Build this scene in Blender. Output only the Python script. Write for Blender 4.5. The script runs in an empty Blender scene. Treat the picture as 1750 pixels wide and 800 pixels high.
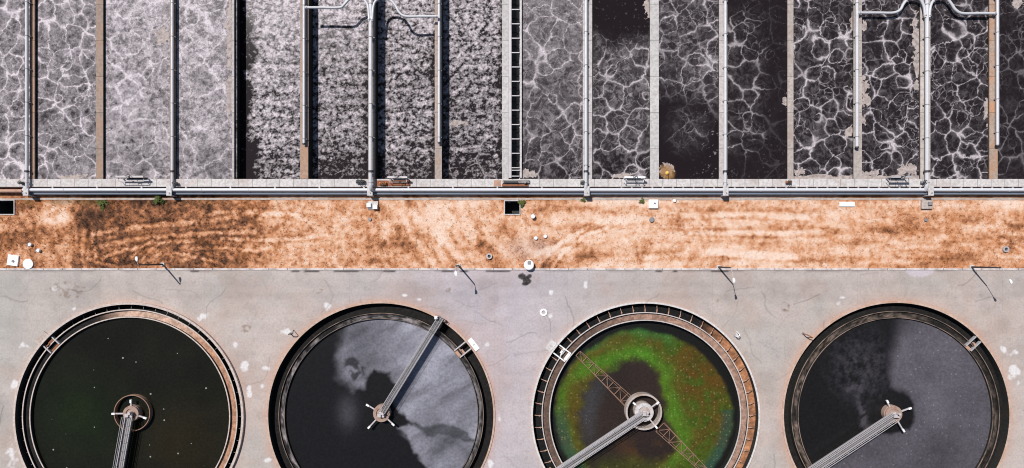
import bpy, bmesh, math, random
import numpy as np
from mathutils import Vector
random.seed(7)
R = math.radians
PI = math.pi
S = bpy.context.scene
COL = S.collection

# ------------------------------------------------------------------ camera, sky, sun, exposure
H = 100.0                                   # camera height in metres, looking straight down
cd = bpy.data.cameras.new('camera')
cd.sensor_width = 36.0
cd.lens = 36.0 * H / 175.0
cd.shift_y = 40.0 / 1750.0
cd.clip_start = 0.5
cd.clip_end = 6000
cam = bpy.data.objects.new('camera', cd)
cam.location = (0, 0, H)
COL.objects.link(cam)
S.camera = cam

SUN_EL = R(56)
sx, sy = 0.645, -0.764                      # way the shadows fall on the ground
W = bpy.data.worlds.new('World')
S.world = W
W.use_nodes = True
wn = W.node_tree
bg = wn.nodes['Background']
sky = wn.nodes.new('ShaderNodeTexSky')
sky.sky_type = 'NISHITA'
sky.sun_disc = False
sky.sun_elevation = SUN_EL
sky.sun_rotation = math.atan2(-sx, -sy) % (2 * PI)
wn.links.new(sky.outputs[0], bg.inputs[0])
bg.inputs[1].default_value = 0.055
sd = bpy.data.lights.new('sun', 'SUN')
sd.energy = 4.3
sd.angle = R(0.5)
sd.color = (1.0, 0.955, 0.93)
sun = bpy.data.objects.new('sun', sd)
ld = Vector((sx * math.cos(SUN_EL), sy * math.cos(SUN_EL), -math.sin(SUN_EL)))
sun.rotation_euler = ld.to_track_quat('-Z', 'Y').to_euler()
sun.location = (-40, 60, 90)
COL.objects.link(sun)
S.view_settings.view_transform = 'Standard'
S.view_settings.look = 'None'
S.view_settings.exposure = 0.06
S.view_settings.gamma = 1.0
S.cycles.filter_width = 1.05               # crisp sensor, as in the photograph
S.view_settings.use_curve_mapping = False

# ------------------------------------------------------------------ helpers
def P(px, py, z=0.0):
    """place of a point of the plan (10 plan units to the metre at ground level) at height z"""
    k = (H - z) / H / 10.0
    return Vector(((px - 875.0) * k, (440.0 - py) * k, z))
def PX(px, z=0.0): return (px - 875.0) * (H - z) / H / 10.0
def PY(py, z=0.0): return (440.0 - py) * (H - z) / H / 10.0

def lin(*c):
    o = []
    for v in c:
        v /= 255.0
        o.append(v / 12.92 if v <= 0.04045 else ((v + 0.055) / 1.055) ** 2.4)
    return o

_rt = {}
def vnoise(x, y, seed):
    if seed not in _rt:
        _rt[seed] = np.random.RandomState(seed).rand(256, 256)
    t = _rt[seed]
    xi = np.floor(x).astype(int); yi = np.floor(y).astype(int)
    fx = x - xi; fy = y - yi
    fx = fx * fx * (3 - 2 * fx); fy = fy * fy * (3 - 2 * fy)
    a = t[xi & 255, yi & 255]; b = t[(xi + 1) & 255, yi & 255]
    c = t[xi & 255, (yi + 1) & 255]; d = t[(xi + 1) & 255, (yi + 1) & 255]
    return (a * (1 - fx) + b * fx) * (1 - fy) + (c * (1 - fx) + d * fx) * fy
def fbm(x, y, sc, seed, octv=4, gain=0.5):
    s = 0; a = 1; tot = 0
    for o in range(octv):
        ca, sa = math.cos(.6 + 1.1 * o), math.sin(.6 + 1.1 * o)
        s = s + a * vnoise((x * ca - y * sa) * sc + 13.7 * o, (x * sa + y * ca) * sc + 7.1 * o, seed + o)
        tot += a; a *= gain; sc *= 2.03
    return s / tot
def sst(a, b, x):
    t = np.clip((x - a) / (b - a), 0, 1)
    return t * t * (3 - 2 * t)
def segdist(x, y, pts):
    d = np.full(x.shape, 1e9)
    for (ax, ay), (bx, by) in zip(pts[:-1], pts[1:]):
        vx, vy = bx - ax, by - ay
        t = np.clip(((x - ax) * vx + (y - ay) * vy) / (vx * vx + vy * vy + 1e-9), 0, 1)
        d = np.minimum(d, np.hypot(x - ax - t * vx, y - ay - t * vy))
    return d
def polysd(x, y, pts):
    """signed distance to a polygon, positive inside"""
    d = segdist(x, y, list(pts) + [pts[0]])
    ins = np.zeros(x.shape, bool)
    n = len(pts)
    for i in range(n):
        x1, y1 = pts[i]; x2, y2 = pts[(i + 1) % n]
        c = ((y1 > y) != (y2 > y)) & (x < (x2 - x1) * (y - y1) / (y2 - y1 + 1e-12) + x1)
        ins ^= c
    return np.where(ins, d, -d)

def tag(o, label=None, cat=None, group=None, kind=None):
    if label: o['label'] = label
    if cat: o['category'] = cat
    if group: o['group'] = group
    if kind: o['kind'] = kind
    return o
def thing(name, label, cat, loc=(0, 0, 0), group=None, rz=0.0):
    o = bpy.data.objects.new(name, None)
    o.empty_display_size = 0.3
    o.location = loc
    o.rotation_euler = (0, 0, rz)
    COL.objects.link(o)
    return tag(o, label, cat, group)

class MB:
    """collects shapes and links them as ONE mesh object"""
    def __init__(s): s.v = []; s.f = []; s.sm = []
    def add(s, vs, fs, smooth=False):
        b = len(s.v)
        s.v += [tuple(v) for v in vs]
        s.f += [tuple(i + b for i in f) for f in fs]
        s.sm += [smooth] * len(fs)
    def box(s, x0, x1, y0, y1, z0, z1):
        if x0 > x1: x0, x1 = x1, x0
        if y0 > y1: y0, y1 = y1, y0
        s.add([(x0, y0, z0), (x1, y0, z0), (x1, y1, z0), (x0, y1, z0), (x0, y0, z1), (x1, y0, z1), (x1, y1, z1), (x0, y1, z1)],
              [(3, 2, 1, 0), (4, 5, 6, 7), (0, 1, 5, 4), (1, 2, 6, 5), (2, 3, 7, 6), (3, 0, 4, 7)])
    def bar(s, a, b, w, h, up=(0, 0, 1)):
        a = Vector(a); b = Vector(b); d = (b - a).normalized(); u = Vector(up)
        if abs(d.dot(u)) > 0.98: u = Vector((1, 0, 0))
        r = d.cross(u).normalized() * (w / 2); u = r.cross(d).normalized() * (h / 2)
        vs = [p + i * r + j * u for p in (a, b) for i, j in ((-1, -1), (1, -1), (1, 1), (-1, 1))]
        s.add(vs, [(0, 1, 2, 3), (7, 6, 5, 4), (0, 4, 5, 1), (1, 5, 6, 2), (2, 6, 7, 3), (3, 7, 4, 0)])
    def tube(s, pts, r, seg=14, r1=None, caps=True):
        pts = [Vector(p) for p in pts]; n = len(pts)
        vs = []; fs = []
        u = None
        for i, p in enumerate(pts):
            d = (pts[min(i + 1, n - 1)] - pts[max(i - 1, 0)]).normalized()
            if u is None:
                u = Vector((0, 0, 1)) if abs(d.z) < 0.95 else Vector((1, 0, 0))
            u = (u - d * u.dot(d)).normalized()
            w = d.cross(u)
            rr = r if r1 is None else r + (r1 - r) * i / (n - 1)
            for k in range(seg):
                a = 2 * PI * k / seg
                vs.append(p + u * (rr * math.cos(a)) + w * (rr * math.sin(a)))
        for i in range(n - 1):
            for k in range(seg):
                k2 = (k + 1) % seg
                fs.append((i * seg + k, i * seg + k2, (i + 1) * seg + k2, (i + 1) * seg + k))
        s.add(vs, fs, True)
        if caps:
            s.add(vs[:seg], [tuple(range(seg))[::-1]]); s.add(vs[-seg:], [tuple(range(seg))])
    def cyl(s, c, r, z0, z1, seg=20, r1=None):
        x, y = c[0], c[1]
        s.tube([(x, y, z0), (x, y, z1)], r, seg, r1)
    def lathe(s, prof, c, seg=160, a0=0.0, a1=2 * PI, closed=True, smooth=False):
        full = abs(a1 - a0 - 2 * PI) < 1e-6
        m = len(prof); cnt = seg if full else seg + 1
        vs = []; fs = []
        for k in range(cnt):
            a = a0 + (a1 - a0) * k / seg
            ca, sa = math.cos(a), math.sin(a)
            vs += [(c[0] + r * ca, c[1] + r * sa, z) for r, z in prof]
        for k in range(seg):
            k2 = (k + 1) % cnt
            for j in range(m if closed else m - 1):
                j2 = (j + 1) % m
                fs.append((k * m + j, k2 * m + j, k2 * m + j2, k * m + j2))
        if not full and closed:
            fs.append(tuple(range(m))); fs.append(tuple((cnt - 1) * m + j for j in range(m))[::-1])
        s.add(vs, fs, smooth)
    def build(s, name, mat, parent=None, bevel=0.0):
        me = bpy.data.meshes.new(name)
        off = Vector((0, 0, 0))
        if parent is not None:
            q = parent
            while q is not None:
                off += q.location; q = q.parent
        me.from_pydata([(v[0] - off.x, v[1] - off.y, v[2] - off.z) for v in s.v], [], s.f)
        me.polygons.foreach_set('use_smooth', s.sm)
        bm = bmesh.new(); bm.from_mesh(me); bmesh.ops.recalc_face_normals(bm, faces=bm.faces); bm.to_mesh(me); bm.free()
        me.materials.append(mat)
        o = bpy.data.objects.new(name, me)
        COL.objects.link(o)
        if parent is not None: o.parent = parent
        if bevel:
            b = o.modifiers.new('bevel', 'BEVEL'); b.width = bevel; b.segments = 2; b.limit_method = 'ANGLE'
        return o

def grid(name, x0, x1, y0, y1, step, mat, keep=None, z=None, cols=None, z0=0.0, kind='structure', smooth=True):
    nx = int(round((x1 - x0) / step)) + 1; ny = int(round((y1 - y0) / step)) + 1
    X, Y = np.meshgrid(np.linspace(x0, x1, nx), np.linspace(y0, y1, ny))
    Z = np.full(X.shape, z0) if z is None else z(X, Y) + z0
    idx = np.arange(nx * ny).reshape(ny, nx)
    q = np.stack([idx[:-1, :-1], idx[:-1, 1:], idx[1:, 1:], idx[1:, :-1]], -1).reshape(-1, 4)
    if keep is not None:
        K = keep(X, Y).ravel()
        q = q[K[q].any(1)]
    return rawmesh(name, X.ravel(), Y.ravel(), Z.ravel(), q, mat, cols, kind, smooth)
def rawmesh(name, X, Y, Z, q, mat, cols=None, kind='structure', smooth=True):
    used = np.unique(q); mp = np.zeros(len(X), int); mp[used] = np.arange(len(used)); q = mp[q]
    X, Y, Z = X[used], Y[used], Z[used]
    me = bpy.data.meshes.new(name)
    me.vertices.add(len(X)); me.vertices.foreach_set('co', np.stack([X, Y, Z], 1).ravel().astype(np.float32))
    nq = len(q); me.loops.add(nq * 4); me.loops.foreach_set('vertex_index', q.ravel().astype(np.int32))
    me.polygons.add(nq); me.polygons.foreach_set('loop_start', (np.arange(nq) * 4).astype(np.int32))
    me.polygons.foreach_set('use_smooth', np.full(nq, smooth))
    me.update(calc_edges=True)
    if cols:
        for an, fn in cols.items():
            c = np.asarray(fn(X, Y), dtype=np.float32)
            if c.shape[1] == 3: c = np.concatenate([c, np.ones((len(c), 1), np.float32)], 1)
            at = me.attributes.new(an, 'FLOAT_COLOR', 'POINT')
            at.data.foreach_set('color', c.ravel())
    me.materials.append(mat)
    o = bpy.data.objects.new(name, me); COL.objects.link(o)
    if kind: o['kind'] = kind
    return o
def px_of(X): return X * 10 + 875
def py_of(Y): return 440 - Y * 10

# ------------------------------------------------------------------ node helper
class NT:
    def __init__(s, name, rough=0.8, spec=0.3):
        s.m = bpy.data.materials.new(name); s.m.use_nodes = True
        s.t = s.m.node_tree; s.b = s.t.nodes['Principled BSDF']
        s.b.inputs['Roughness'].default_value = rough
        s.b.inputs['Specular IOR Level'].default_value = spec
        s.pos = s.t.nodes.new('ShaderNodeNewGeometry').outputs['Position']
    def n(s, t, props=None, **ins):
        nd = s.t.nodes.new(t)
        for k, v in (props or {}).items(): setattr(nd, k, v)
        for k, v in ins.items():
            key = int(k[1:]) if k[0] == 'i' and k[1:].isdigit() else k.replace('_', ' ')
            s.set(nd.inputs[key], v)
        return nd
    def set(s, sock, v):
        if isinstance(v, bpy.types.NodeSocket): s.t.links.new(v, sock)
        elif isinstance(v, (tuple, list)) and len(v) == 3 and sock.type == 'RGBA': sock.default_value = (*v, 1)
        else: sock.default_value = v
    def math(s, op, a, b=0.0, c=None, clamp=False):
        nd = s.t.nodes.new('ShaderNodeMath'); nd.operation = op; nd.use_clamp = clamp
        s.set(nd.inputs[0], a); s.set(nd.inputs[1], b)
        if c is not None: s.set(nd.inputs[2], c)
        return nd.outputs[0]
    def vmath(s, op, a, b):
        nd = s.t.nodes.new('ShaderNodeVectorMath'); nd.operation = op
        s.set(nd.inputs[0], a)
        if op == 'SCALE': s.set(nd.inputs['Scale'], b)
        else: s.set(nd.inputs[1], b)
        return nd.outputs[0]
    def noise(s, vec, scale, detail=3.0, rough=0.55, color=False):
        nd = s.n('ShaderNodeTexNoise', Vector=vec, Scale=scale, Detail=detail, Roughness=rough)
        return nd.outputs['Color' if color else 'Fac']
    def ramp(s, v, a, b, lo=0.0, hi=1.0, smooth=True):
        nd = s.n('ShaderNodeMapRange', {'interpolation_type': 'SMOOTHSTEP' if smooth else 'LINEAR'})
        s.set(nd.inputs[0], v); nd.inputs[1].default_value = a; nd.inputs[2].default_value = b
        nd.inputs[3].default_value = lo; nd.inputs[4].default_value = hi
        return nd.outputs[0]
    def mix(s, f, a, b, blend='MIX'):
        nd = s.t.nodes.new('ShaderNodeMix'); nd.data_type = 'RGBA'; nd.blend_type = blend
        s.set(nd.inputs[0], f); s.set(nd.inputs[6], a); s.set(nd.inputs[7], b)
        return nd.outputs[2]
    def mix_f(s, f, a, b):
        nd = s.t.nodes.new('ShaderNodeMix'); nd.data_type = 'FLOAT'
        s.set(nd.inputs[0], f); s.set(nd.inputs[2], a); s.set(nd.inputs[3], b)
        return nd.outputs[0]
    def attr(s, name):
        return s.n('ShaderNodeAttribute', {'attribute_name': name}).outputs
    def sep(s, v):
        return s.n('ShaderNodeSeparateXYZ', i0=v).outputs
    def comb(s, x, y, z=0.0):
        return s.n('ShaderNodeCombineXYZ', i0=x, i1=y, i2=z).outputs[0]
    def bump(s, h, strength=0.3, dist=0.1):
        nd = s.n('ShaderNodeBump', Height=h, Strength=strength, Distance=dist)
        s.t.links.new(nd.outputs[0], s.b.inputs['Normal'])
    def out(s, col=None, rough=None, metal=None):
        if col is not None: s.set(s.b.inputs['Base Color'], col)
        if rough is not None: s.set(s.b.inputs['Roughness'], rough)
        if metal is not None: s.set(s.b.inputs['Metallic'], metal)
        return s.m

def m_concrete(name, base, stain=(0.30, 0.15, 0.08), amt=0.3, joint=None, axis=0, dark=0.35, seed=0.0, wet_shade=None):
    k = NT(name, 0.85, 0.2)
    p = k.vmath('ADD', k.pos, (seed * 7.3, seed * 3.1, 0))
    n1 = k.noise(p, 0.35, 4); n2 = k.noise(p, 2.3, 4); n3 = k.noise(p, 9.0, 2)
    c = k.mix(k.ramp(n2, 0.35, 0.7), base, [v * 0.72 for v in base])
    c = k.mix(k.math('MULTIPLY', k.ramp(n1, 0.62 - amt * 0.5, 0.85 - amt * 0.5), min(1, amt * 1.6)), c, stain)
    c = k.mix(k.math('MULTIPLY', k.ramp(n3, 0.5, 0.8), dark), c, [v * 0.45 for v in base])
    if joint:
        x = k.sep(k.pos)[axis]
        f = k.math('FRACT', k.math('DIVIDE', x, joint))
        l = k.math('LESS_THAN', f, 0.11 / joint)
        c = k.mix(k.math('MULTIPLY', l, 0.62), c, [v * 0.25 for v in base])
        # each bay weathers a little differently
        wnz = k.n('ShaderNodeTexWhiteNoise', {'noise_dimensions': '1D'}, W=k.math('FLOOR', k.math('DIVIDE', x, joint))).outputs[0]
        c = k.mix(k.math('MULTIPLY', wnz, 0.22), c, [v * 0.5 for v in base])
    if wet_shade is not None:          # near-black below this height: soaked launder faces, shade painted into the dividers
        zz = k.math('ADD', k.sep(k.pos)[2], k.math('MULTIPLY', k.math('SUBTRACT', n2, 0.5), 0.12))
        c = k.mix(k.ramp(zz, wet_shade - 0.03, wet_shade + 0.03, 1.0, 0.0), c, (0.02, 0.021, 0.019))
    k.bump(n2, 0.25, 0.05)
    return k.out(c)
def m_metal(name, base, rough=0.45, metal=0.0, wear=(0.25, 0.2, 0.17), amt=0.25, spec=0.5):
    k = NT(name, rough, spec)
    n1 = k.noise(k.pos, 1.2, 5); n2 = k.noise(k.pos, 6.0, 3)
    c = k.mix(k.math('MULTIPLY', k.ramp(n1, 0.5, 0.75), amt), base, wear)
    c = k.mix(k.math('MULTIPLY', k.ramp(n2, 0.5, 0.8), amt * 0.6), c, [v * 0.5 for v in base])
    return k.out(c, k.ramp(n1, 0.3, 0.7, rough - 0.1, rough + 0.15), metal)

M = {}
M['pipe'] = m_metal('painted pipe', (0.57, 0.575, 0.595), 0.4, 0.0, (0.4, 0.39, 0.38), 0.3)
M['main_pipe'] = m_metal('main pipe paint', (0.62, 0.64, 0.68), 0.38, 0.0, (0.45, 0.45, 0.45), 0.25)
M['blue_grey'] = m_metal('blue grey pipe', (0.20, 0.24, 0.29), 0.45, 0.0, (0.12, 0.13, 0.15), 0.4)
M['flange'] = m_metal('dark flange iron', (0.05, 0.05, 0.055), 0.5, 0.3, (0.2, 0.1, 0.06), 0.2)
M['galv'] = m_metal('galvanised steel', (0.47, 0.45, 0.46), 0.5, 0.2, (0.35, 0.28, 0.24), 0.4)
M['pale_steel'] = m_metal('pale painted steel', (0.50, 0.46, 0.46), 0.5, 0.0, (0.25, 0.18, 0.14), 0.5)
M['white'] = m_metal('white paint', (0.85, 0.86, 0.87), 0.5, 0.0, (0.6, 0.57, 0.54), 0.25)
M['rust'] = m_metal('rusted steel', (0.28, 0.115, 0.06), 0.85, 0.0, (0.12, 0.05, 0.03), 0.6, 0.2)
M['rust_pale'] = m_metal('pale rusted steel', (0.48, 0.30, 0.22), 0.85, 0.0, (0.20, 0.10, 0.06), 0.6, 0.2)
M['orange_rust'] = m_metal('orange rusted iron', (0.60, 0.20, 0.06), 0.8, 0.0, (0.3, 0.09, 0.03), 0.5, 0.2)
M['hub'] = m_metal('rusty hub paint', (0.36, 0.255, 0.205), 0.8, 0.0, (0.2, 0.09, 0.05), 0.6, 0.2)
M['rake'] = m_metal('rake rust', (0.31, 0.19, 0.135), 0.85, 0.0, (0.14, 0.07, 0.04), 0.6, 0.2)
M['dark'] = m_metal('dark painted steel', (0.045, 0.05, 0.05), 0.55, 0.0, (0.1, 0.08, 0.06), 0.2)
M['grey_steel'] = m_metal('grey weathered steel', (0.26, 0.25, 0.25), 0.6, 0.1, (0.14, 0.1, 0.08), 0.4)
M['pit'] = m_concrete('dark pit concrete', (0.05, 0.055, 0.055), (0.04, 0.03, 0.02), 0.2)
M['pad'] = m_concrete('pale pad concrete', (0.62, 0.60, 0.59), (0.4, 0.3, 0.24), 0.2)
M['walkway'] = m_concrete('walkway concrete', (0.66, 0.63, 0.61), (0.38, 0.27, 0.21), 0.25, 2.31, 0)
M['footing'] = m_concrete('footing concrete', (0.50, 0.44, 0.40), (0.34, 0.2, 0.12), 0.35)
M['wet_wall'] = m_concrete('wet channel concrete', (0.035, 0.036, 0.034), (0.05, 0.04, 0.03), 0.3)
M['yellow'] = m_metal('yellow plastic', (0.85, 0.55, 0.06), 0.5, 0.0, (0.7, 0.4, 0.1), 0.3)

# ------------------------------------------------------------------ clarifier positions (plan)
CL = [dict(c=(222.0, 712.5), ro=19.62, ri=19.22, zt=0.48, mid=(18.42, 18.24), weir=(17.16, 16.98), wz=-0.45),
      dict(c=(651.0, 710.5), ro=19.52, ri=19.20, zt=0.14, mid=(17.56, 17.46), weir=(16.62, 16.52), wz=-0.55),
      dict(c=(1102.5, 710.5), ro=19.50, ri=19.18, zt=0.42, mid=(17.70, 17.54), weir=(16.42, 16.24), wz=-1.15),
      dict(c=(1531.5, 710.0), ro=19.55, ri=19.22, zt=0.14, mid=(17.84, 17.74), weir=(16.72, 16.62), wz=-0.55)]
for q in CL: q['w'] = P(*q['c'])

# ------------------------------------------------------------------ far ground under everything
k = NT('bare earth', 0.95, 0.1)
k.out(k.mix(k.ramp(k.noise(k.pos, 0.05, 6), 0.35, 0.65), (0.30, 0.19, 0.12), (0.20, 0.13, 0.09)))
g = MB(); g.add([(-3000, -3000, -6), (3000, -3000, -6), (3000, 3000, -6), (-3000, 3000, -6)], [(0, 1, 2, 3)])
tag(g.build('ground', k.m), kind='structure')

# ------------------------------------------------------------------ pavement
WHITE = [(558, 522, 9, 7), (490, 568, 8, 6), (717, 512, 6, 4), (348, 541, 8, 8), (420, 624, 7, 11), (426, 668, 5, 11), (448, 660, 5, 5),
         (452, 630, 7, 4), (42, 593, 9, 8), (24, 658, 7, 8), (20, 775, 10, 28), (1727, 606, 13, 8), (1733, 634, 9, 20), (1716, 600, 10, 8),
         (126, 528, 5, 4), (835, 590, 6, 7), (1001, 489, 4, 7), (941, 541, 5, 4), (1433, 520, 5, 4), (853, 716, 4, 6), (838, 792, 5, 6),
         (455, 786, 7, 5), (1260, 572, 4, 4), (94, 494, 4, 4), (402, 590, 5, 6), (690, 505, 5, 3), (1440, 508, 4, 2), (942, 500, 4, 4)]
BLACK_SPOT = [(893, 473, 9, 6), (900, 480, 8, 7), (897, 485, 7, 4), (904, 472, 6, 4)]  # black spots on the pavement near the kerb
BROWN = [(418, 561, 9, 6), (1340, 523, 8, 5), (120, 495, 22, 12), (1230, 515, 9, 5), (545, 498, 8, 4), (1345, 527, 7, 4), (775, 497, 10, 5)]
def pave_cols(X, Y):
    x, y = px_of(X), py_of(Y)
    n1 = fbm(X, Y, 0.06, 1, 4); n2 = fbm(X, Y, 0.5, 11, 4); n3 = fbm(X * 0.25, Y * 2.2, 0.4, 21, 4)
    warm = np.array(lin(200, 189, 182)); lil = np.array(lin(198, 191, 197)); grey = np.array(lin(186, 182, 176))
    tl = np.exp(-((x - 830) / 190) ** 2) * sst(0.3, 0.6, n1 + 0.15)
    tg = sst(300, 0, x) * 0.5 + 0.6 * sst(0.45, 0.65, fbm(X, Y, 0.1, 31, 3))
    c = warm[None] * np.ones((len(X), 1))
    c = c + (grey - c) * np.clip(tg, 0, 1)[:, None]
    c = c + (lil - c) * np.clip(tl, 0, 1)[:, None] * 0.9
    c *= (0.82 + 0.22 * n2 + 0.16 * n3)[:, None]
    n6 = fbm(X, Y, .14, 91, 5, .6); n7 = fbm(X, Y, 1.4, 95, 4, .7)
    c *= (1 - .13 * sst(.48, .72, n6) - .10 * sst(.55, .75, n7))[:, None]
    sl = sst(.55, .7, fbm(X, Y, .2, 97, 4)) * .16
    c = c + (np.array(lin(190, 150, 132)) - c) * sl[:, None]
    # worn wheel band along the road
    c *= (1 - 0.10 * np.exp(-((y - 487) / 9) ** 2) * sst(0.35, 0.6, n3 + 0.1))[:, None]
    c *= (1 - 0.08 * np.exp(-((y - 505) / 7) ** 2))[:, None]
    # rusty bleed around the tanks
    org = np.array(lin(214, 164, 136))
    for i, q in enumerate(CL):
        d = np.hypot(X - q['w'].x, Y - q['w'].y) - q['ro']
        wdt = (0.4, 0.6, 0.3, 0.65)[i]
        amt = (0.40, 0.60, 0.25, 0.55)[i]
        a = np.exp(-np.clip(d, 0, 9) / wdt) * (0.45 + 0.9 * fbm(X, Y, 0.3, 41 + i, 3)) * amt
        a2 = 0.15 * np.exp(-np.clip(d, 0, 20) / 3.2) * sst(0.35, 0.7, fbm(X, Y, 0.16, 51 + i, 3))
        c = c + (org - c) * np.clip(a + a2, 0, 0.85)[:, None]
    wob = (fbm(X, Y, 1.1, 61, 3) - 0.5)
    for lst, colr, op in ((WHITE, lin(243, 241, 240), 0.9), (BLACK_SPOT, lin(42, 38, 38), 0.97), (BROWN, lin(120, 88, 68), 0.5)):
        for (bx, by, rx, ry) in lst:
            r = np.hypot((x - bx) / rx, (y - by) / ry) + wob * (2.1 if lst is not BLACK_SPOT else 1.1)
            a = sst(1.05, 0.72, r) * op if lst is not WHITE else sst(1.0, 0.35, r) * .85
            if lst is BROWN: a = a * sst(0.4, 0.62, fbm(X, Y, 1.6, 71, 3))
            c = c + (np.array(colr) - c) * a[:, None]
    # cracks
    rs = random.Random(5)
    for i in range(110):
        ax = rs.uniform(0, 1750); ay = rs.uniform(470, 800)
        an = rs.choice((0, 0, PI / 2, rs.uniform(0, PI)))
        pts = [(ax, ay)]
        for j in range(rs.randint(4, 9)):
            an += rs.uniform(-0.45, 0.45)
            pts.append((pts[-1][0] + 8 * math.cos(an), pts[-1][1] + 8 * math.sin(an)))
        xs = [p[0] for p in pts]; ys = [p[1] for p in pts]
        sel = (x > min(xs) - 4) & (x < max(xs) + 4) & (y > min(ys) - 4) & (y < max(ys) + 4)
        if sel.any():
            d = segdist(x[sel], y[sel], pts)
            c[sel] *= (1 - rs.uniform(0.10, 0.34) * sst(1.5, 0.3, d))[:, None]
    for a_, b_ in ((498, 512), (520, 546), (570, 613), (655, 676), (755, 776), (786, 800), (830, 872), (1120, 1132), (1150, 1158), (1215, 1245), (325, 340)):
        m_ = sst(2.2, .8, np.abs(y - 463.6) + .6 * wob) * sst(a_ - 3, a_ + 3, x) * sst(b_ + 3, b_ - 3, x)
        c = c + (np.array(lin(48, 42, 42)) - c) * (m_ * .85)[:, None]
    gut = sst(3.5, .5, np.abs(y - 463)) * sst(.40, .62, fbm(X, Y, .25, 81, 3)) * .4
    c = c + (np.array(lin(110, 98, 96)) - c) * gut[:, None]
    # pale fan of washed-out mud beside the kerb
    r = np.hypot((x - 1572) / 24, (y - 462) / 12)
    c = c + (np.array(lin(215, 204, 212)) - c) * (sst(1.1, 0.85, r) * 0.8)[:, None]
    return np.clip(c / 1.22, 0, 0.85)
k = NT('worn concrete pavement', 0.85, 0.25)
n = k.noise(k.pos, 3.0, 5); nn = k.noise(k.pos, 0.9, 3)
c = k.mix(k.ramp(n, 0.35, 0.75, 0.0, 0.28), k.attr('Col')['Color'], (0.2, 0.18, 0.17))
px_, py_, _z = k.sep(k.pos)
j = k.math('LESS_THAN', k.math('FRACT', k.math('DIVIDE', k.math('ADD', px_, 3.0), 12.4)), 0.008)
c = k.mix(k.math('MULTIPLY', j, 0.10), c, (0.1, 0.09, 0.085))
k.bump(n, 0.25, 0.04)
M['pave'] = k.out(c)
def pave_keep(X, Y):
    m = np.ones(X.shape, bool)
    for q in CL: m &= np.hypot(X - q['w'].x, Y - q['w'].y) > q['ro'] - 0.12
    return m
Y_KERB = PY(461.5)
grid('pavement', -93, 93, -60, Y_KERB, 0.16, M['pave'], pave_keep, None, {'Col': pave_cols})

# kerb: a real step between verge and pavement, with worn gaps
k = NT('kerb concrete', 0.85, 0.2)
x = k.sep(k.pos)[0]
f = k.math('LESS_THAN', k.math('FRACT', k.math('DIVIDE', x, 3.2)), 0.04)
c = k.mix(k.ramp(k.noise(k.pos, 0.5, 5), 0.38, 0.66), (0.66, 0.61, 0.60), (0.40, 0.35, 0.33))
c = k.mix(k.math('MULTIPLY', f, 0.7), c, (0.1, 0.08, 0.07))
k.out(c)
kb = MB()
kb.box(-93, 93, Y_KERB + 0.002, PY(458.6), -0.3, 0.13)
tag(kb.build('kerb', k.m, None, 0.02), kind='structure')

# ------------------------------------------------------------------ dry verge
PITS = [(-6, 25, 343, 366), (863, 888, 344, 366)]
TRACK = [([(142, 385), (141, 420), (140, 442)], 4), ([(161, 382), (158, 410), (165, 440)], 4),
         ([(160, 400), (230, 388), (300, 382), (360, 377), (430, 366)], 4.5),
         ([(165, 424), (220, 410), (300, 402), (370, 398), (440, 396)], 4),
         ([(175, 442), (200, 432), (260, 416), (330, 410)], 3.5),
         ([(215, 446), (240, 425), (262, 412)], 2.5), ([(238, 448), (262, 424), (280, 414)], 2.5), ([(255, 446), (275, 432)], 2.5),
         ([(330, 425), (390, 424), (440, 430)], 3), ([(300, 433), (350, 442), (380, 452)], 3), ([(360, 364), (440, 362), (520, 372)], 4),
         ([(380, 408), (470, 411), (560, 402)], 3), ([(150, 443), (180, 452), (210, 458)], 3),
         ([(920, 456), (940, 430), (975, 405), (1020, 382)], 3.5), ([(944, 456), (962, 430), (1000, 404), (1040, 388)], 3),
         ([(905, 440), (940, 425), (980, 410)], 4), ([(1690, 400), (1720, 415), (1750, 428)], 3),
         ([(1150, 370), (1260, 366), (1380, 372)], 5), ([(1100, 440), (1240, 432), (1360, 440)], 5), ([(1180, 398), (1300, 400), (1420, 396)], 4)]
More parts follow.
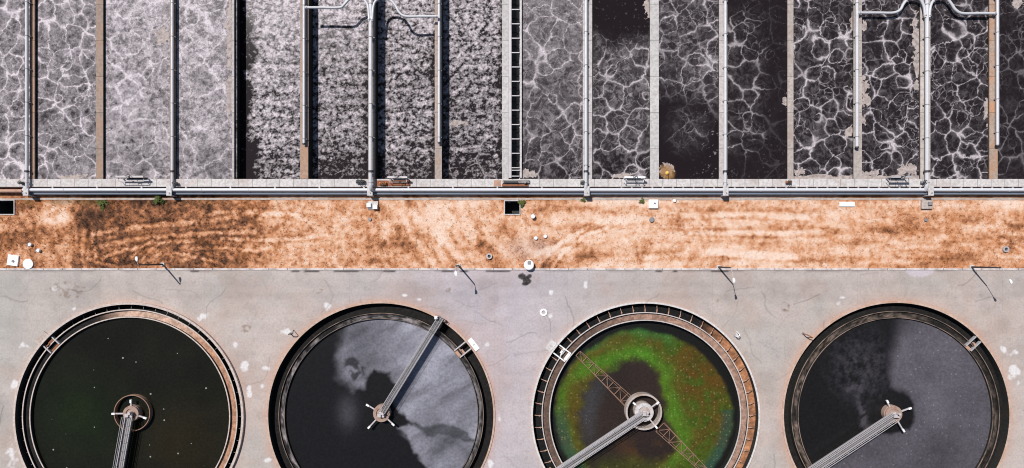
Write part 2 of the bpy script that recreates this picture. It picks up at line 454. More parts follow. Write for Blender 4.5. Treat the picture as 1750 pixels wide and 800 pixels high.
def verge_fields(X, Y):
    x, y = px_of(X), py_of(Y)
    fine = fbm(X, Y, 1.5, 101, 4, 0.72)
    mid = fbm(X, Y, 0.5, 111, 4, .6)
    big = fbm(X, Y, 0.09, 121, 3)
    strk = fbm(X * 0.22, Y * 1.5, 0.5, 131, 4)
    dia = fbm(X * 0.9 + Y * 0.5, Y * 0.35, 0.9, 141, 3)
    base = np.interp(x, [-60, 60, 105, 135, 180, 300, 420, 470, 700, 860, 930, 1050, 1300, 1420, 1520, 1620, 1700, 1810],
                     [.42, .50, .56, .36, .24, .28, .44, .62, .66, .62, .64, .72, .74, .68, .60, .56, .64, .54])
    v = base + 0.03 + 0.05 * sst(400, 520, x) + 0.42 * (mid - 0.5) + np.interp(x, [400, 950], [1.0, .78]) * (fine - 0.5) + 0.30 * (big - 0.5)
    v += np.where(x > 900, 0.95, 0.4) * (strk - 0.5)
    v += np.exp(-((x - 760) / 170) ** 2) * 0.9 * (dia - 0.5)
    wb = 5 * (fbm(X, Y, 0.8, 151, 3) - 0.5)
    for pts, w in TRACK:
        d = segdist(x + wb, y + wb, pts)
        v += 0.24 * sst(w * 1.3, w * 0.25, d) * sst(.22, .48, mid + .35 * (fine - .5))
        v -= 0.11 * sst(w * 2.6, w * 1.5, d) * sst(w * 1.0, w * 1.5, d)
    # bare pale patch and darker damp spots
    v += 0.30 * sst(1.2, 0.5, np.hypot((x - 95) / 34, (y - 366) / 22))
    for bx, by, rx, ry, a in ((25, 412, 40, 16, -.18), (150, 372, 26, 22, -.15), (1618, 395, 36, 22, -.26), (1500, 405, 46, 14, -.18), (680, 412, 60, 28, -.2),
                              (1130, 394, 60, 7, -.25), (620, 400, 44, 9, -.15), (1600, 440, 60, 10, -.12), (240, 352, 110, 11, -.10), (1010, 437, 30, 18, -.17),
                              (590, 440, 22, 14, -.18), (930, 365, 25, 18, -.16), (1395, 425, 40, 9, -.12)):
        v += .6 * a * sst(1.2, 0.3, np.hypot((x - bx) / rx, (y - by) / ry))
    return x, y, v, fine, mid, big
def verge_cols(X, Y):
    x, y, v, fine, mid, big = verge_fields(X, Y)
    st = [0.0, 0.22, 0.42, 0.62, 0.85, 1.1]
    cs = np.array([lin(74, 52, 40), lin(120, 82, 60), lin(174, 116, 80), lin(216, 157, 117), lin(237, 196, 166), lin(247, 220, 200)])
    c = np.stack([np.interp(v, st, cs[:, i]) for i in range(3)], 1)
    # orange litter and pinkish dust
    o = sst(0.5, 0.7, fbm(X, Y, 0.5, 161, 4)) * np.interp(x, [0, 400, 900, 1300, 1500, 1750], [.6, .5, .25, .25, .7, .7])
    c = c + (np.array(lin(222, 140, 76)) * (0.35 + 0.75 * np.clip(v, 0, 1))[:, None] - c) * (o * 0.42)[:, None]
    g = sst(1.0, 0.2, np.hypot((x - 905) / 70, (y - 425) / 30)) * 0.45
    c = c + (np.array(lin(214, 190, 176)) - c) * g[:, None]
    # thin green where leaks keep it damp
    gr = (np.exp(-((y - 345) / 6) ** 2) * sst(0.5, 0.66, fbm(X, Y, 0.22, 171, 3)) * sst(420, 250, x) * 0.6)
    c = c + (np.array(lin(74, 66, 30)) - c) * gr[:, None]
    return np.clip(c / 1.18, 0.01, 0.85)
def verge_z(X, Y):
    return 0.10 * (fbm(X, Y, 0.8, 181, 4) - 0.5) + 0.05 * (fbm(X, Y, 2.6, 191, 2) - 0.5)
k = NT('dry grass and dirt', 0.95, 0.1)
n = k.noise(k.pos, 5.0, 4, 0.65)
c = k.mix(k.ramp(n, 0.42, 0.72, 0.0, 0.3), k.attr('Col')['Color'], (0.16, 0.09, 0.055))
k.bump(n, 0.5, 0.08)
M['verge'] = k.out(c)
Y_WALL = PY(319.5)
def verge_keep(X, Y):
    x, y = px_of(X), py_of(Y)
    m = np.ones(X.shape, bool)
    for a, b, c_, d in PITS: m &= ~((x > a - 1) & (x < b + 1) & (y > c_ - 1) & (y < d + 1))
    return m
grid('dirt_strip', -93, 93, PY(458.7), Y_WALL + 0.3, 0.14, M['verge'], verge_keep, verge_z, {'Col': verge_cols}, 0.05)

# dry grass tufts: thousands of thin blades, nobody could count them
def tufts():
    rs = np.random.RandomState(3)
    n = 15000
    X = rs.uniform(-89, 89, n); Y = rs.uniform(PY(457), PY(342), n)
    x, y, v, *_ = verge_fields(X, Y)
    kp = verge_keep(X, Y) & (rs.rand(n) < np.clip(0.95 - v * 0.85, 0.12, 0.95)); X, Y, v = X[kp], Y[kp], v[kp]
    Zg = verge_z(X, Y) + 0.03; n = len(X)
    vs = []; q = []; cc = []
    ang = rs.uniform(0, 2 * PI, (n, 3)); ln = rs.uniform(0.10, 0.28, (n, 3)); hh = rs.uniform(0.08, 0.26, (n, 3)); sh = rs.uniform(0.75, 1.2, n)
    for b in range(3):
        ca, sa = np.cos(ang[:, b]), np.sin(ang[:, b]); w = 0.035
        vs.append(np.stack([np.stack([X - sa * w, Y + ca * w, Zg], 1), np.stack([X + sa * w, Y - ca * w, Zg], 1),
                            np.stack([X + ca * ln[:, b] + sa * w * .6, Y + sa * ln[:, b] - ca * w * .6, Zg + hh[:, b]], 1),
                            np.stack([X + ca * ln[:, b] - sa * w * .6, Y + sa * ln[:, b] + ca * w * .6, Zg + hh[:, b]], 1)], 1).reshape(-1, 3))
    vs = np.concatenate(vs); q = np.arange(len(vs)).reshape(-1, 4)
    col = np.clip(verge_cols(X, Y) * 0.92 * sh[:, None], 0.02, 0.8)
    full = np.concatenate([np.repeat(col, 4, 0)] * 3)
    o = rawmesh('dry_grass', vs[:, 0], vs[:, 1], vs[:, 2], q, k2.m, {'Col': lambda a, b: full}, 'stuff', False)
k2 = NT('straw blades', 0.9, 0.1); k2.out(k2.attr('Col')['Color'])
tufts()

# ------------------------------------------------------------------ aeration basin: lanes of water
ZW = 1.2                                  # top of the basin walls
# (x0, x1, water level)
LANES = [(-75, 45, .72), (59, 164, .72), (176, 290, .74), (299, 399, .74), (400, 513, -1.0), (527, 629, -1.0), (641, 743, -1.0), (755, 858, -1.0),
         (893, 996, .85), (1012, 1111, .85), (1126, 1229, .85), (1243, 1346, .85), (1356, 1459, .85), (1473, 1573, .85), (1590, 1691, .85), (1705, 1825, .85)]
BACK = -130
# foam on the lanes: every lane has its own boils (weighted cells, so their seams are arcs), grain and scum
def wcells(x, y, seed, area, box, spread):
    """multiplicatively weighted cells: returns nearest/second ratio, nearest distance, index"""
    rs = np.random.RandomState(seed)
    x0, x1, y0, y1 = box
    n = max(6, int((x1 - x0) * (y1 - y0) / area))
    # best-candidate points so that the boils keep their distance
    pts = [(rs.uniform(x0, x1), rs.uniform(y0, y1))]
    for i in range(n - 1):
        c = np.stack([rs.uniform(x0, x1, 6), rs.uniform(y0, y1, 6)], 1)
        d = np.min(np.hypot(c[:, None, 0] - np.array(pts)[None, :, 0], c[:, None, 1] - np.array(pts)[None, :, 1]), 1)
        pts.append(tuple(c[np.argmax(d)]))
    w = np.exp(rs.normal(0, spread, n))
    d1 = np.full(x.shape, 1e9, np.float32); d2 = d1.copy(); k1 = np.zeros(x.shape, np.int32)
    for i, (px, py) in enumerate(pts):
        d = (np.hypot(x - px, y - py) / w[i]).astype(np.float32)
        m = d < d1
        d2 = np.where(m, d1, np.minimum(d2, d)); k1 = np.where(m, i, k1); d1 = np.where(m, d, d1)
    g = d1 * w[k1]
    return d1 / np.maximum(d2, 1e-3), g, np.array(pts, np.float32)[k1], k1
def norm(a, lo=.5, k=1.0): return (a - lo) * k
def net_foam(i, X, Y, box):
    sd = 1000 + 37 * i
    wx = X + 1.5 * (fbm(X, Y, .30, sd, 2) - .5) + .7 * (fbm(X, Y, .9, sd + 5, 2) - .5) + .30 * (fbm(X, Y, 3.1, sd + 9, 2) - .5)
    wy = Y + 1.5 * (fbm(X, Y, .30, sd + 50, 2) - .5) + .7 * (fbm(X, Y, .9, sd + 55, 2) - .5) + .30 * (fbm(X, Y, 3.1, sd + 59, 2) - .5)
    t, g, c, k = wcells(wx, wy, sd, {12: 8.5, 13: 7.0, 14: 8.0, 1: 7.0}.get(i, 10.0), box, .36)
    t2, g2, c2, k2_ = wcells(wx, wy, sd + 1, 2.4, box, .28)
    wv = .05 + .12 * sst(.35, .68, fbm(X, Y, .35, sd + 70, 3))
    s1 = np.clip((t - (1 - wv)) / wv, 0, 1) ** .8
    s1 = np.maximum(s1, .22 * np.clip((t - (1 - 2.6 * wv)) / (2.6 * wv), 0, 1) ** 1.4)
    s1 *= .62 + .38 * sst(.30, .55, fbm(X, Y, .5, sd + 75, 3))
    on = sst(.44, .60, fbm(X, Y, .22, sd + 80, 3))
    wv2 = .13
    s2 = np.clip((t2 - (1 - wv2)) / wv2, 0, 1) * (.10 + .5 * on)
    # threads that the rising water draws out towards the seams
    a = np.arctan2(wy - c[..., 1], wx - c[..., 0])
    th = fbm(a * 2.6 + k * 7.3, g * .9 + k * 3.1, 1.0, sd + 90, 3, .6) * .5 + fbm(wx, wy, 1.7, sd + 95, 4, .75) * .5
    th = sst(.44, .66, th)
    gr = fbm(X, Y, 2.6, sd + 110, 4, .85)
    return s1, s2, th, gr, t
def lane_value(i, x, y, X, Y, box):
    e = fbm(X, Y, .10, 300 + i, 3); e2 = fbm(X, Y, .3, 330 + i, 3)
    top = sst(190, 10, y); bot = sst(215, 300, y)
    if i in (4, 5, 6, 7):
        b = (.40, .29, .27, .22)[i - 4]
        sd = 2000 + 31 * i
        n1 = fbm(X, Y * 1.32, 1.85, sd, 4, .66); n2 = fbm(X, Y, 4.3, sd + 7, 2, .8); n3 = fbm(X, Y, .33, sd + 11, 3)
        row = np.sin(Y * 3.1 + 3.5 * (fbm(X, Y, .45, sd + 13, 2) - .5))
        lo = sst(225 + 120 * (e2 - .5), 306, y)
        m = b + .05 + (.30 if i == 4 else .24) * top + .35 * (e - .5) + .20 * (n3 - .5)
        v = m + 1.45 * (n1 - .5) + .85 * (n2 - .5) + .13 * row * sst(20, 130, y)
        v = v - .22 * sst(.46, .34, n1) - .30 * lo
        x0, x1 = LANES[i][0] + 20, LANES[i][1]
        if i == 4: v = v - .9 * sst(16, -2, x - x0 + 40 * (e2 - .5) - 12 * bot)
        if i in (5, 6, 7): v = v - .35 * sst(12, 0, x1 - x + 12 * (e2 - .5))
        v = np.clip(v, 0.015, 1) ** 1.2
        # a few white clots
        rs = np.random.RandomState(sd)
        for _ in range(5):
            cx, cy, rr = rs.uniform(x0, x1 - 8), rs.uniform(60, 270), rs.uniform(2.5, 5)
            v = np.maximum(v, .8 * sst(1.2, .3, np.hypot((x - cx) / rr, (y - cy) / (rr * .7)) + 3.2 * (n2 - .5)))
        if i == 7:
            s1, s2, th, gr, t = net_foam(i, X, Y, box)
            v = np.maximum(v, .55 * s1 * sst(150, 210, y))
        return v
    s1, s2, th, gr, t = net_foam(i, X, Y, box)
    o = np.ones_like(x); d = o; a = 0
    #            film level, thread gain, seam gain, second seam gain
    P_ = {0: (.25, .18, .80, .50), 1: (.23, .17, .80, .46), 2: (.41, .14, .48, .18), 3: (.45, .12, .44, .14), 8: (.085, .16, .60, .44), 9: (.050, .13, .68, .52),
          10: (.036, .115, .66, .48), 11: (.008, .05, .50, .38), 12: (.012, .085, .80, .68), 13: (.010, .075, .78, .64), 14: (.008, .065, .76, .62), 15: (.003, .022, .24, .18)}[i]
    f, tg, sg, s2g = P_
    if i == 1: f = f + .08 * top
    if i in (2, 3): f = f + .10 * top - .20 * bot * sst(.42, .60, e2)
    if i == 8: f = f + .10 * top - .07 * bot
    if i == 9: d = sst(50, 92, y + 60 * (e2 - .5)); f = f - .05 * bot
    if i == 10:
        d = sst(205, 150, y + 70 * (e - .5) - .25 * (x - 1180)); rr = np.hypot(x - 1176, y - 222)
        d = np.maximum(d, .42 * sst(54, 12, rr + 14 * (e2 - .5)))
    if i == 11:
        d = np.maximum(sst(1326, 1288, x + 40 * (e2 - .5)) * sst(-10, 45, y + 30 * (e2 - .5)) * sst(292, 236, y + 50 * (e2 - .5)), .10)
    big = fbm(X, Y, .25, 1500 + i, 4, .6)
    hi = 1 if i in (0, 1, 2, 3) else 0
    gr2 = fbm(X, Y * 1.3, 1.3, 1800 + i, 4, .75)
    film = f * (1 + 1.5 * (gr - .5) * (1.3 if not hi else 1.25) + (1.0 if hi else .8) * (big - .5) + (1.1 if hi else .4) * (gr2 - .5))
    if hi: film = film - .30 * f * sst(.47, .30, gr2)
    # darker pits where the boil breaks the film
    pit = sst(.52, .36, fbm(X, Y, .9, 1600 + i, 4, .7)) * sst(.95, .5, t)
    film = film * (1 - (.70 if i in (0, 1) else .5 if not hi else .45) * pit)
    v = film + tg * th * (.6 + .8 * gr) + np.maximum(sg * s1, s2g * s2) * (.72 + .56 * gr)
    v = v * d
    if i in (9, 10, 11):
        fl = sst(.70, .80, fbm(X, Y, 2.0, 1700 + i, 3, .8)) * .25
        v = np.maximum(v, fl * (1 - d) * (sst(1165, 1220, x) if i == 10 else .3))
    return np.clip(v, 0, 1)
SCUM = [(1478, 168, 9, 26), (1566, 70, 8, 36), (1568, 120, 5, 40), (1476, 205, 7, 14), (1555, 291, 16, 8), (1350, 104, 10, 9), (1345, 172, 8, 9), (1490, 296, 14, 5),
        (1105, 12, 6, 24), (1362, 296, 12, 6), (1740, 8, 9, 10), (1686, 190, 5, 16), (905, 297, 12, 8), (1060, 300, 30, 4), (785, 210, 13, 5), (1135, 292, 13, 14), (120, 303, 30, 4),
        (1452, 225, 6, 12), (1460, 30, 6, 20), (1476, 40, 5, 16), (393, 60, 6, 60), (392, 160, 5, 40), (280, 60, 10, 14)]
def lane_cols(i):
    def f(X, Y):
        zz = LANES[i][2]; kk = H / (H - zz)
        x, y = px_of(X * kk), py_of(Y * kk)
        v = lane_value(i, x, y, X, Y, (X.min() - 4, X.max() + 4, Y.min() - 4, Y.max() + 4))
        s = np.zeros_like(x); wob = fbm(X, Y, 0.8, 401, 4, .6) - .5; wob2 = fbm(X, Y, 2.5, 402, 3, .7) - .5
        for bx, by, rx, ry in SCUM:
            if not (LANES[i][0] - 4 < bx < LANES[i][1] + 4): continue
            s = np.maximum(s, sst(1.1, 0.8, np.hypot((x - bx) / rx, (y - by) / ry) + 2.6 * wob + 1.2 * wob2))
        if i in (12, 13):
            s = np.maximum(s, sst(7, 3, np.abs(y - 304) + 9 * wob) * .8)
        return np.stack([v, v, v, s], 1)
    return f
def glow_cols(X, Y):  # amber halo of a warm glow, painted into the water colour
    x, y = px_of(X), py_of(Y)
    d = np.hypot((x - 1136) / 15, (y - 295) / 12) + 1.2 * (fbm(X, Y, .8, 411, 3) - .5)
    return np.stack([sst(1.2, .4, d)] * 3, 1)

k = NT('foaming sewage', 0.35, 0.10)
pz = k.vmath('MULTIPLY', k.pos, (1, 1, 0))
at = k.attr('Foam'); fr = k.n('ShaderNodeSeparateColor', i0=at['Color']).outputs[0]; fa = at['Alpha']
gn = k.ramp(k.noise(pz, 5.0, 4, 0.75), 0.36, 0.66)
tot = k.math('MULTIPLY', fr, k.math('ADD', 0.74, k.math('MULTIPLY', gn, 0.52)), clamp=True)
water_c = (0.0150, 0.0112, 0.0128)
c = k.mix(tot, water_c, (0.68, 0.622, 0.645))
scm = k.ramp(k.math('ADD', fa, k.math('MULTIPLY', k.math('SUBTRACT', k.noise(pz, 2.2, 3), 0.5), 0.8)), 0.35, 0.7)
c = k.mix(scm, c, k.mix(k.ramp(k.noise(pz, 1.7, 4), .35, .7), (0.46, 0.40, 0.37), (0.27, 0.225, 0.205)))
c = k.mix(k.math('MULTIPLY', k.attr('Brown')['Fac'], 0.85), c, (0.30, 0.165, 0.06))
k.bump(tot, 0.25, 0.10)
M['foam'] = k.out(c, k.ramp(tot, 0.0, 0.3, 0.12, 0.9))
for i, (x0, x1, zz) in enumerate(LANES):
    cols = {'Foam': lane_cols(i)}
    if i == 10: cols['Brown'] = glow_cols
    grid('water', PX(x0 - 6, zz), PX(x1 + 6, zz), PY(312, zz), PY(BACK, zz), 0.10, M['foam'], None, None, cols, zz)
# trickle of dark water in the narrow channel
k = NT('still dark water', 0.12, 0.4); k.out((0.012, 0.013, 0.012)); M['dark_water'] = k.m
grid('water', PX(868, -.8), PX(894, -.8), PY(312, -.8), PY(BACK, -.8), 0.5, M['dark_water'], None, None, None, -0.8)

# ------------------------------------------------------------------ basin walls
def wall(x0, x1, base, stain, amt, label, y1=306.0, name='divider_wall'):
    mb = MB(); mb.box(PX(x0, ZW), PX(x1, ZW), PY(y1, ZW), PY(BACK, ZW), -4, ZW)
    if not isinstance(base, tuple): mat = base
    else: mat = m_concrete('divider concrete %d' % x0, base, stain, amt, 6.1, 1, 0.35, x0 * 0.01, ZW - 0.16)  # sides below the cap go near-black, shade put into the colour
    return tag(mb.build(name, mat), label, 'wall', 'divider walls of the aeration basin')
OR = (0.42, 0.26, 0.17); BR = (0.32, 0.23, 0.18)
wall(-82, -75, (0.45, 0.40, 0.37), BR, 0.3, 'concrete basin wall beyond the left edge of the photo')
wall(52, 59, (0.40, 0.27, 0.20), OR, 0.4, 'narrow rusty brown divider wall right of the leftmost white air pipe')
wall(164, 176, (0.38, 0.29, 0.235), OR, 0.35, 'brown bare divider wall without a pipe, second from the left')
wall(290, 299, (0.40, 0.31, 0.25), OR, 0.3, 'thin divider wall under the second white pipe from the left')
wall(396.5, 400, (0.55, 0.50, 0.47), BR, 0.2, 'very thin pale divider wall beside the widest black shadow band')
wall(513, 527, (0.42, 0.33, 0.28), OR, 0.3, 'pinkish divider wall carrying a short pipe, its bare end orange, left of the S-bend pipes')
wall(629, 641, (0.44, 0.37, 0.33), BR, 0.25, 'divider wall under the tall white pipe between the two speckled lanes')
wall(743, 755, (0.46, 0.38, 0.335), OR, 0.25, 'pinkish divider wall carrying a short pipe right of the first S-bend pipes')
wall(858, 869, (0.60, 0.575, 0.56), BR, 0.12, 'wide pale divider wall just left of the ladder-like channel')
wall(996, 1012, (0.58, 0.55, 0.535), BR, 0.18, 'pale divider wall with a white pipe, first right of the ladder-like channel')
wall(1111, 1126, (0.60, 0.58, 0.56), BR, 0.12, 'wide pale bare divider wall left of the yellow float')
wall(1229, 1243, (0.56, 0.52, 0.50), BR, 0.2, 'pale divider wall with a pipe on the left of the darkest lane')
wall(1346, 1356, (0.50, 0.44, 0.40), BR, 0.3, 'scum-edged bare divider wall on the right of the darkest lane')
wall(1459, 1473, (0.50, 0.44, 0.40), BR, 0.25, 'divider wall carrying the left short pipe of the right-hand S-bend pair')
wall(1573, 1590, (0.55, 0.49, 0.45), BR, 0.22, 'wide beige divider wall under the rightmost full-length pipe')
wall(1691, 1705, (0.46, 0.35, 0.28), (0.52, 0.25, 0.11), 0.4, 'orange stained divider wall beside the rightmost short pipe')
wall(1825, 1835, (0.45, 0.40, 0.37), BR, 0.3, 'concrete basin wall beyond the right edge of the photo')

# end wall with its walkway
mb = MB(); mb.box(PX(-82, ZW), PX(1835, ZW), PY(319.3, ZW), PY(306, ZW) - 0.002, -4, ZW)
tag(mb.build('end_wall', M['walkway'], None, 0.03), 'long pale jointed concrete walkway wall closing the basin lanes', 'wall')
mb = MB(); mb.box(PX(-82, ZW), PX(1835, ZW), PY(BACK, ZW), PY(BACK - 14, ZW), -4, ZW)
tag(mb.build('end_wall', M['footing']), 'far concrete end wall of the basin beyond the top of the photo', 'wall')
# orange end of one divider: real rust-stained capping slab
for (x0, x1, y0, y1, lab) in ((513.4, 526.6, 249, 305.6, 'orange capping slab on the end of a divider below a short pipe'),):
    mb = MB(); mb.box(PX(x0, ZW), PX(x1, ZW), PY(y0, ZW), PY(y1, ZW), ZW + 0.003, ZW + 0.07)
    tag(mb.build('capping_slab', m_concrete('rust stained slab', (0.44, 0.29, 0.21), OR, 0.4)), lab, 'slab')
# footing strip along the foot of the wall, in front of the pipe
mb = MB(); mb.box(PX(-82), PX(1835), PY(342), PY(338.6), -0.3, 0.14)
tag(mb.build('footing', M['footing'], None, 0.02), kind='structure')

# narrow channel with struts
ch = thing('channel', 'narrow dark concrete channel crossed by pale struts like a ladder', 'channel', P(880, 306, ZW))
mb = MB(); mb.box(PX(869.2, ZW), PX(874, ZW), PY(304, ZW), PY(BACK, ZW), -3, ZW + .05); mb.build('side_wall', M['galv'], ch)
mb = MB(); mb.box(PX(888.6, ZW), PX(891.6, ZW), PY(304, ZW), PY(BACK, ZW), -3, ZW + .12); mb.build('side_wall', M['pad'], ch)
st0 = None
for i, yy in enumerate([16 + 24.6 * j for j in range(-5, 12)] + [291, 301]):
    if st0 is None:
        mb = MB(); a = P(874, yy, ZW); b = P(888, yy, ZW)
        mb.bar((a.x, a.y, ZW - .12), (b.x, b.y, ZW - .12), .15, .2)
        st0 = mb.build('strut', M['galv'], ch)
        y_first = a.y
    else:
        s = st0.copy(); COL.objects.link(s); s.parent = ch
        s.location = (0, PY(yy, ZW) - y_first, 0)

# stop gate at the end of the channel
gt = thing('channel_gate', 'dark steel stop gate with brown frame at the foot of the ladder-like channel', 'gate', P(880, 312, ZW))
mb = MB(); mb.box(PX(859, ZW + .4), PX(905, ZW + .4), PY(313, ZW + .4), PY(307.5, ZW + .4), ZW + .003, ZW + .4); mb.build('housing', M['grey_steel'], gt, .03)
mb = MB(); mb.box(PX(861, ZW + .62), PX(885, ZW + .62), PY(312.2, ZW + .6), PY(309.2, ZW + .6), ZW + .403, ZW + .62); mb.build('gate_leaf', M['dark'], gt, .02)
mb = MB(); mb.box(PX(858, ZW + .2), PX(903, ZW + .2), PY(318.3, ZW + .2), PY(314, ZW + .2), ZW + .003, ZW + .18); mb.build('base_plate', M['rust'], gt, .02)
mb = MB(); c0 = P(897, 310.5, ZW + .6); mb.cyl(c0, .3, ZW + .403, ZW + .75); mb.build('actuator', M['grey_steel'], gt)

# ------------------------------------------------------------------ main air pipe
def flange(mb, a, d, r, t=.12):
    a = Vector(a); d = Vector(d).normalized()
    mb.tube([a - d * t / 2, a + d * t / 2], r, 20)
mp = thing('main_pipe', 'long white air main running along the whole basin wall', 'pipe', P(875, 327.5, 1.0))
zc = 1.28; yc = PY(324.6, zc)
mb = MB(); mb.tube([(PX(40, zc), yc, zc), (PX(1835, zc), yc, zc)], .29, 24); mb.build('pipe_run', M['main_pipe'], mp)
fl = MB(); flange(fl, (0, 0, 0), (1, 0, 0), .35, .10)
f0 = None
for px in (110, 200, 345, 425, 520, 690, 790, 905, 965, 1065, 1150, 1300, 1420, 1505, 1640, 1725):
    if f0 is None:
        fl = MB(); flange(fl, (PX(px, zc), yc, zc), (1, 0, 0), .34, .10); f0 = fl.build('flange', M['main_pipe'], mp); fx = PX(px, zc)
    else:
        s = f0.copy(); COL.objects.link(s); s.parent = mp; s.location = (PX(px, zc) - fx, 0, 0)
b0 = None
for j in range(44):                                   # brackets that bridge the gap between pipe and wall, right half
    px = 1062 + j * 17.6
    if px > 1760: break
    if b0 is None:
        mb = MB(); mb.box(PX(px, ZW) - .12, PX(px, ZW) + .12, yc + .24, PY(318.8, ZW), ZW - .1, ZW + .06); b0 = mb.build('bracket', M['galv'], mp); bx0 = PX(px, ZW)
    else:
        s = b0.copy(); COL.objects.link(s); s.parent = mp; s.location = (PX(px, ZW) - bx0, 0, 0)
b1 = None
for px in range(90, 1000, 76):
    if b1 is None:
        mb = MB(); mb.box(PX(px, ZW) - .12, PX(px, ZW) + .12, yc + .24, PY(318.8, ZW), ZW - .1, ZW + .06); b1 = mb.build('bracket', M['galv'], mp); bx1 = PX(px, ZW)
    else:
        s = b1.copy(); COL.objects.link(s); s.parent = mp; s.location = (PX(px, ZW) - bx1, 0, 0)
# thinner conduit beside it, along the pavement side
cdt = MB(); z2 = .72; cdt.tube([(PX(40, z2), PY(330.4, z2), z2), (PX(1830, z2), PY(330.4, z2), z2)], .29, 24)
tag(cdt.build('lower_pipe', M['blue_grey']), 'blue-grey pipe lying lower beside the white air main, above the black shadow line', 'pipe')
rp = MB(); z3 = .8; rp.tube([(PX(-70, z3), PY(326.5, z3), z3), (PX(39, z3), PY(326.5, z3), z3)], .3, 20)
tag(rp.build('rusty_pipe', M['rust_pale']), 'short tan rusty pipe at the far left, continuing the line of the air main', 'pipe')

# branch pipes on the dividers, each with its saddle block over the main
def branch(px, r, z, y_end, label, elbow=True, flange_y=293.0, clampside=1, x_low=None, grp='white air pipes on the divider walls'):
    t = thing('air_pipe', label, 'pipe', P(px, y_end, z), grp)
    mb = MB()
    if elbow:
        pts = [P(px, BACK, z), P(px, 200, z), P(px, 316, z)]
        e = P(px, 319.5, z)
        pts += [Vector((e.x, e.y, z - .05)), Vector((e.x, PY(323, z), z - .3)), Vector((e.x, PY(324.6, z), 1.3))]
    else:
        pts = [P(px, BACK, z), P(px, 120, z), P(px, y_end, z)]
    mb.tube(pts, r, 18); mb.build('pipe_run', M['pipe'], t)
    if elbow:
        mb = MB(); flange(mb, P(px, flange_y, z), (0, 1, 0), r * 1.5, .3); mb.build('flange', M['flange'], t)
        mb = MB(); flange(mb, P(px, 312, z), (0, 1, 0), r * 1.3, .14); mb.build('flange', M['galv'], t)
    else:
        mb = MB(); flange(mb, P(px, y_end, z), (0, 1, 0), r * 1.15, .25); mb.build('end_cap', M['flange'], t)
    c0 = None
    for j in range(7):
        yy = -60 + j * 57 + (px % 13)
        if yy > (y_end - 8 if not elbow else 285): continue
        if c0 is None:
            mb = MB(); a = P(px, yy, z); y0c = a.y
            mb.tube([a + Vector((0, -.06, 0)), a + Vector((0, .06, 0))], r * 1.12, 16)
            mb.box(a.x - r * 1.3, a.x + r * 1.9 * clampside, a.y - .05, a.y + .05, ZW, z - r * .5)
            c0 = mb.build('clamp', M['grey_steel'], t)
        else:
            s = c0.copy(); COL.objects.link(s); s.parent = t; s.location = (0, PY(yy, z) - y0c, 0)
    return t
branch(46, .24, 1.75, 316, 'leftmost white air pipe running left of a rusty brown wall')
branch(294.5, .23, 1.62, 316, 'second full-length white air pipe from the left, with a dark shadow on its right')
branch(633.5, .31, 2.3, 316, 'tall white air pipe that feeds the left S-bend pair')
branch(1001.5, .27, 1.7, 316, 'full-length white air pipe right of the ladder-like channel')
branch(1239.5, .26, 1.65, 316, 'full-length white air pipe beside the darkest lane')
branch(1584, .32, 1.75, 316, 'rightmost full-length white air pipe, feeding the right S-bend pair')
branch(519.5, .22, 1.75, 246, 'short capped pipe on the left end of the left S-bend', False)
branch(750.5, .22, 1.75, 244, 'short capped pipe on the right end of the left S-bend', False)
branch(1464.5, .27, 1.65, 252, 'short capped pipe on the left end of the right S-bend', False)
branch(1704.5, .25, 1.65, 249, 'short capped pipe on the right end of the right S-bend', False)
def curve(pts, n=10):
    """Catmull-Rom through the points"""
    o = []
    q = [pts[0]] + list(pts) + [pts[-1]]
    for i in range(1, len(q) - 2):
        for j in range(n):
            t = j / n
            o.append(0.5 * ((2 * q[i]) + (q[i + 1] - q[i - 1]) * t + (2 * q[i - 1] - 5 * q[i] + 4 * q[i + 1] - q[i + 2]) * t * t + (3 * q[i] - q[i - 1] - 3 * q[i + 1] + q[i + 2]) * t ** 3))
    o.append(q[-2]); return o
def sbend(pts, z, r, label):
    t = thing('curved_pipe', label, 'pipe', P(pts[0][0], pts[0][1], z), 'S-bend crossover pipes')
    mb = MB(); mb.tube(curve([P(x, y, z) for x, y in pts]), r, 16); mb.build('pipe_run', M['pipe'], t)
    mb = MB(); a, b = P(*pts[0], z), P(*pts[1], z); flange(mb, a + (b - a).normalized() * .3, b - a, r * 1.45, .16); mb.build('flange', M['galv'], t)
    mb = MB(); a, b = P(*pts[-1], z), P(*pts[-2], z); flange(mb, a + (b - a).normalized() * .3, b - a, r * 1.4, .16); mb.build('flange', M['galv'], t)
sbend([(521, 13), (548, 13), (580, 13), (588, 8), (597, -1), (610, -5), (621, -1), (628, 8), (630, 20), (631, 36)], 2.5, .20, 'left S-bend pipe crossing the brightly speckled lane')
sbend([(749, 28), (720, 28), (694, 28), (683, 22), (676, 10), (668, 1), (654, -3), (643, 1), (638, 12), (636, 36)], 2.5, .20, 'S-bend pipe right of the tall pipe, its shadow curling on the speckled foam')
sbend([(1466, 22), (1500, 22), (1526, 22), (1538, 17), (1544, 7), (1552, -2), (1563, -5), (1573, 0), (1579, 12), (1581, 30)], 1.8, .22, 'left pipe of the right-hand S-bend pair over netted dark water')
sbend([(1703, 23), (1675, 23), (1645, 23), (1633, 17), (1626, 7), (1618, -2), (1606, -5), (1596, 0), (1590, 12), (1588, 30)], 1.8, .22, 'rightmost S-bend pipe, ending at the orange stained wall')

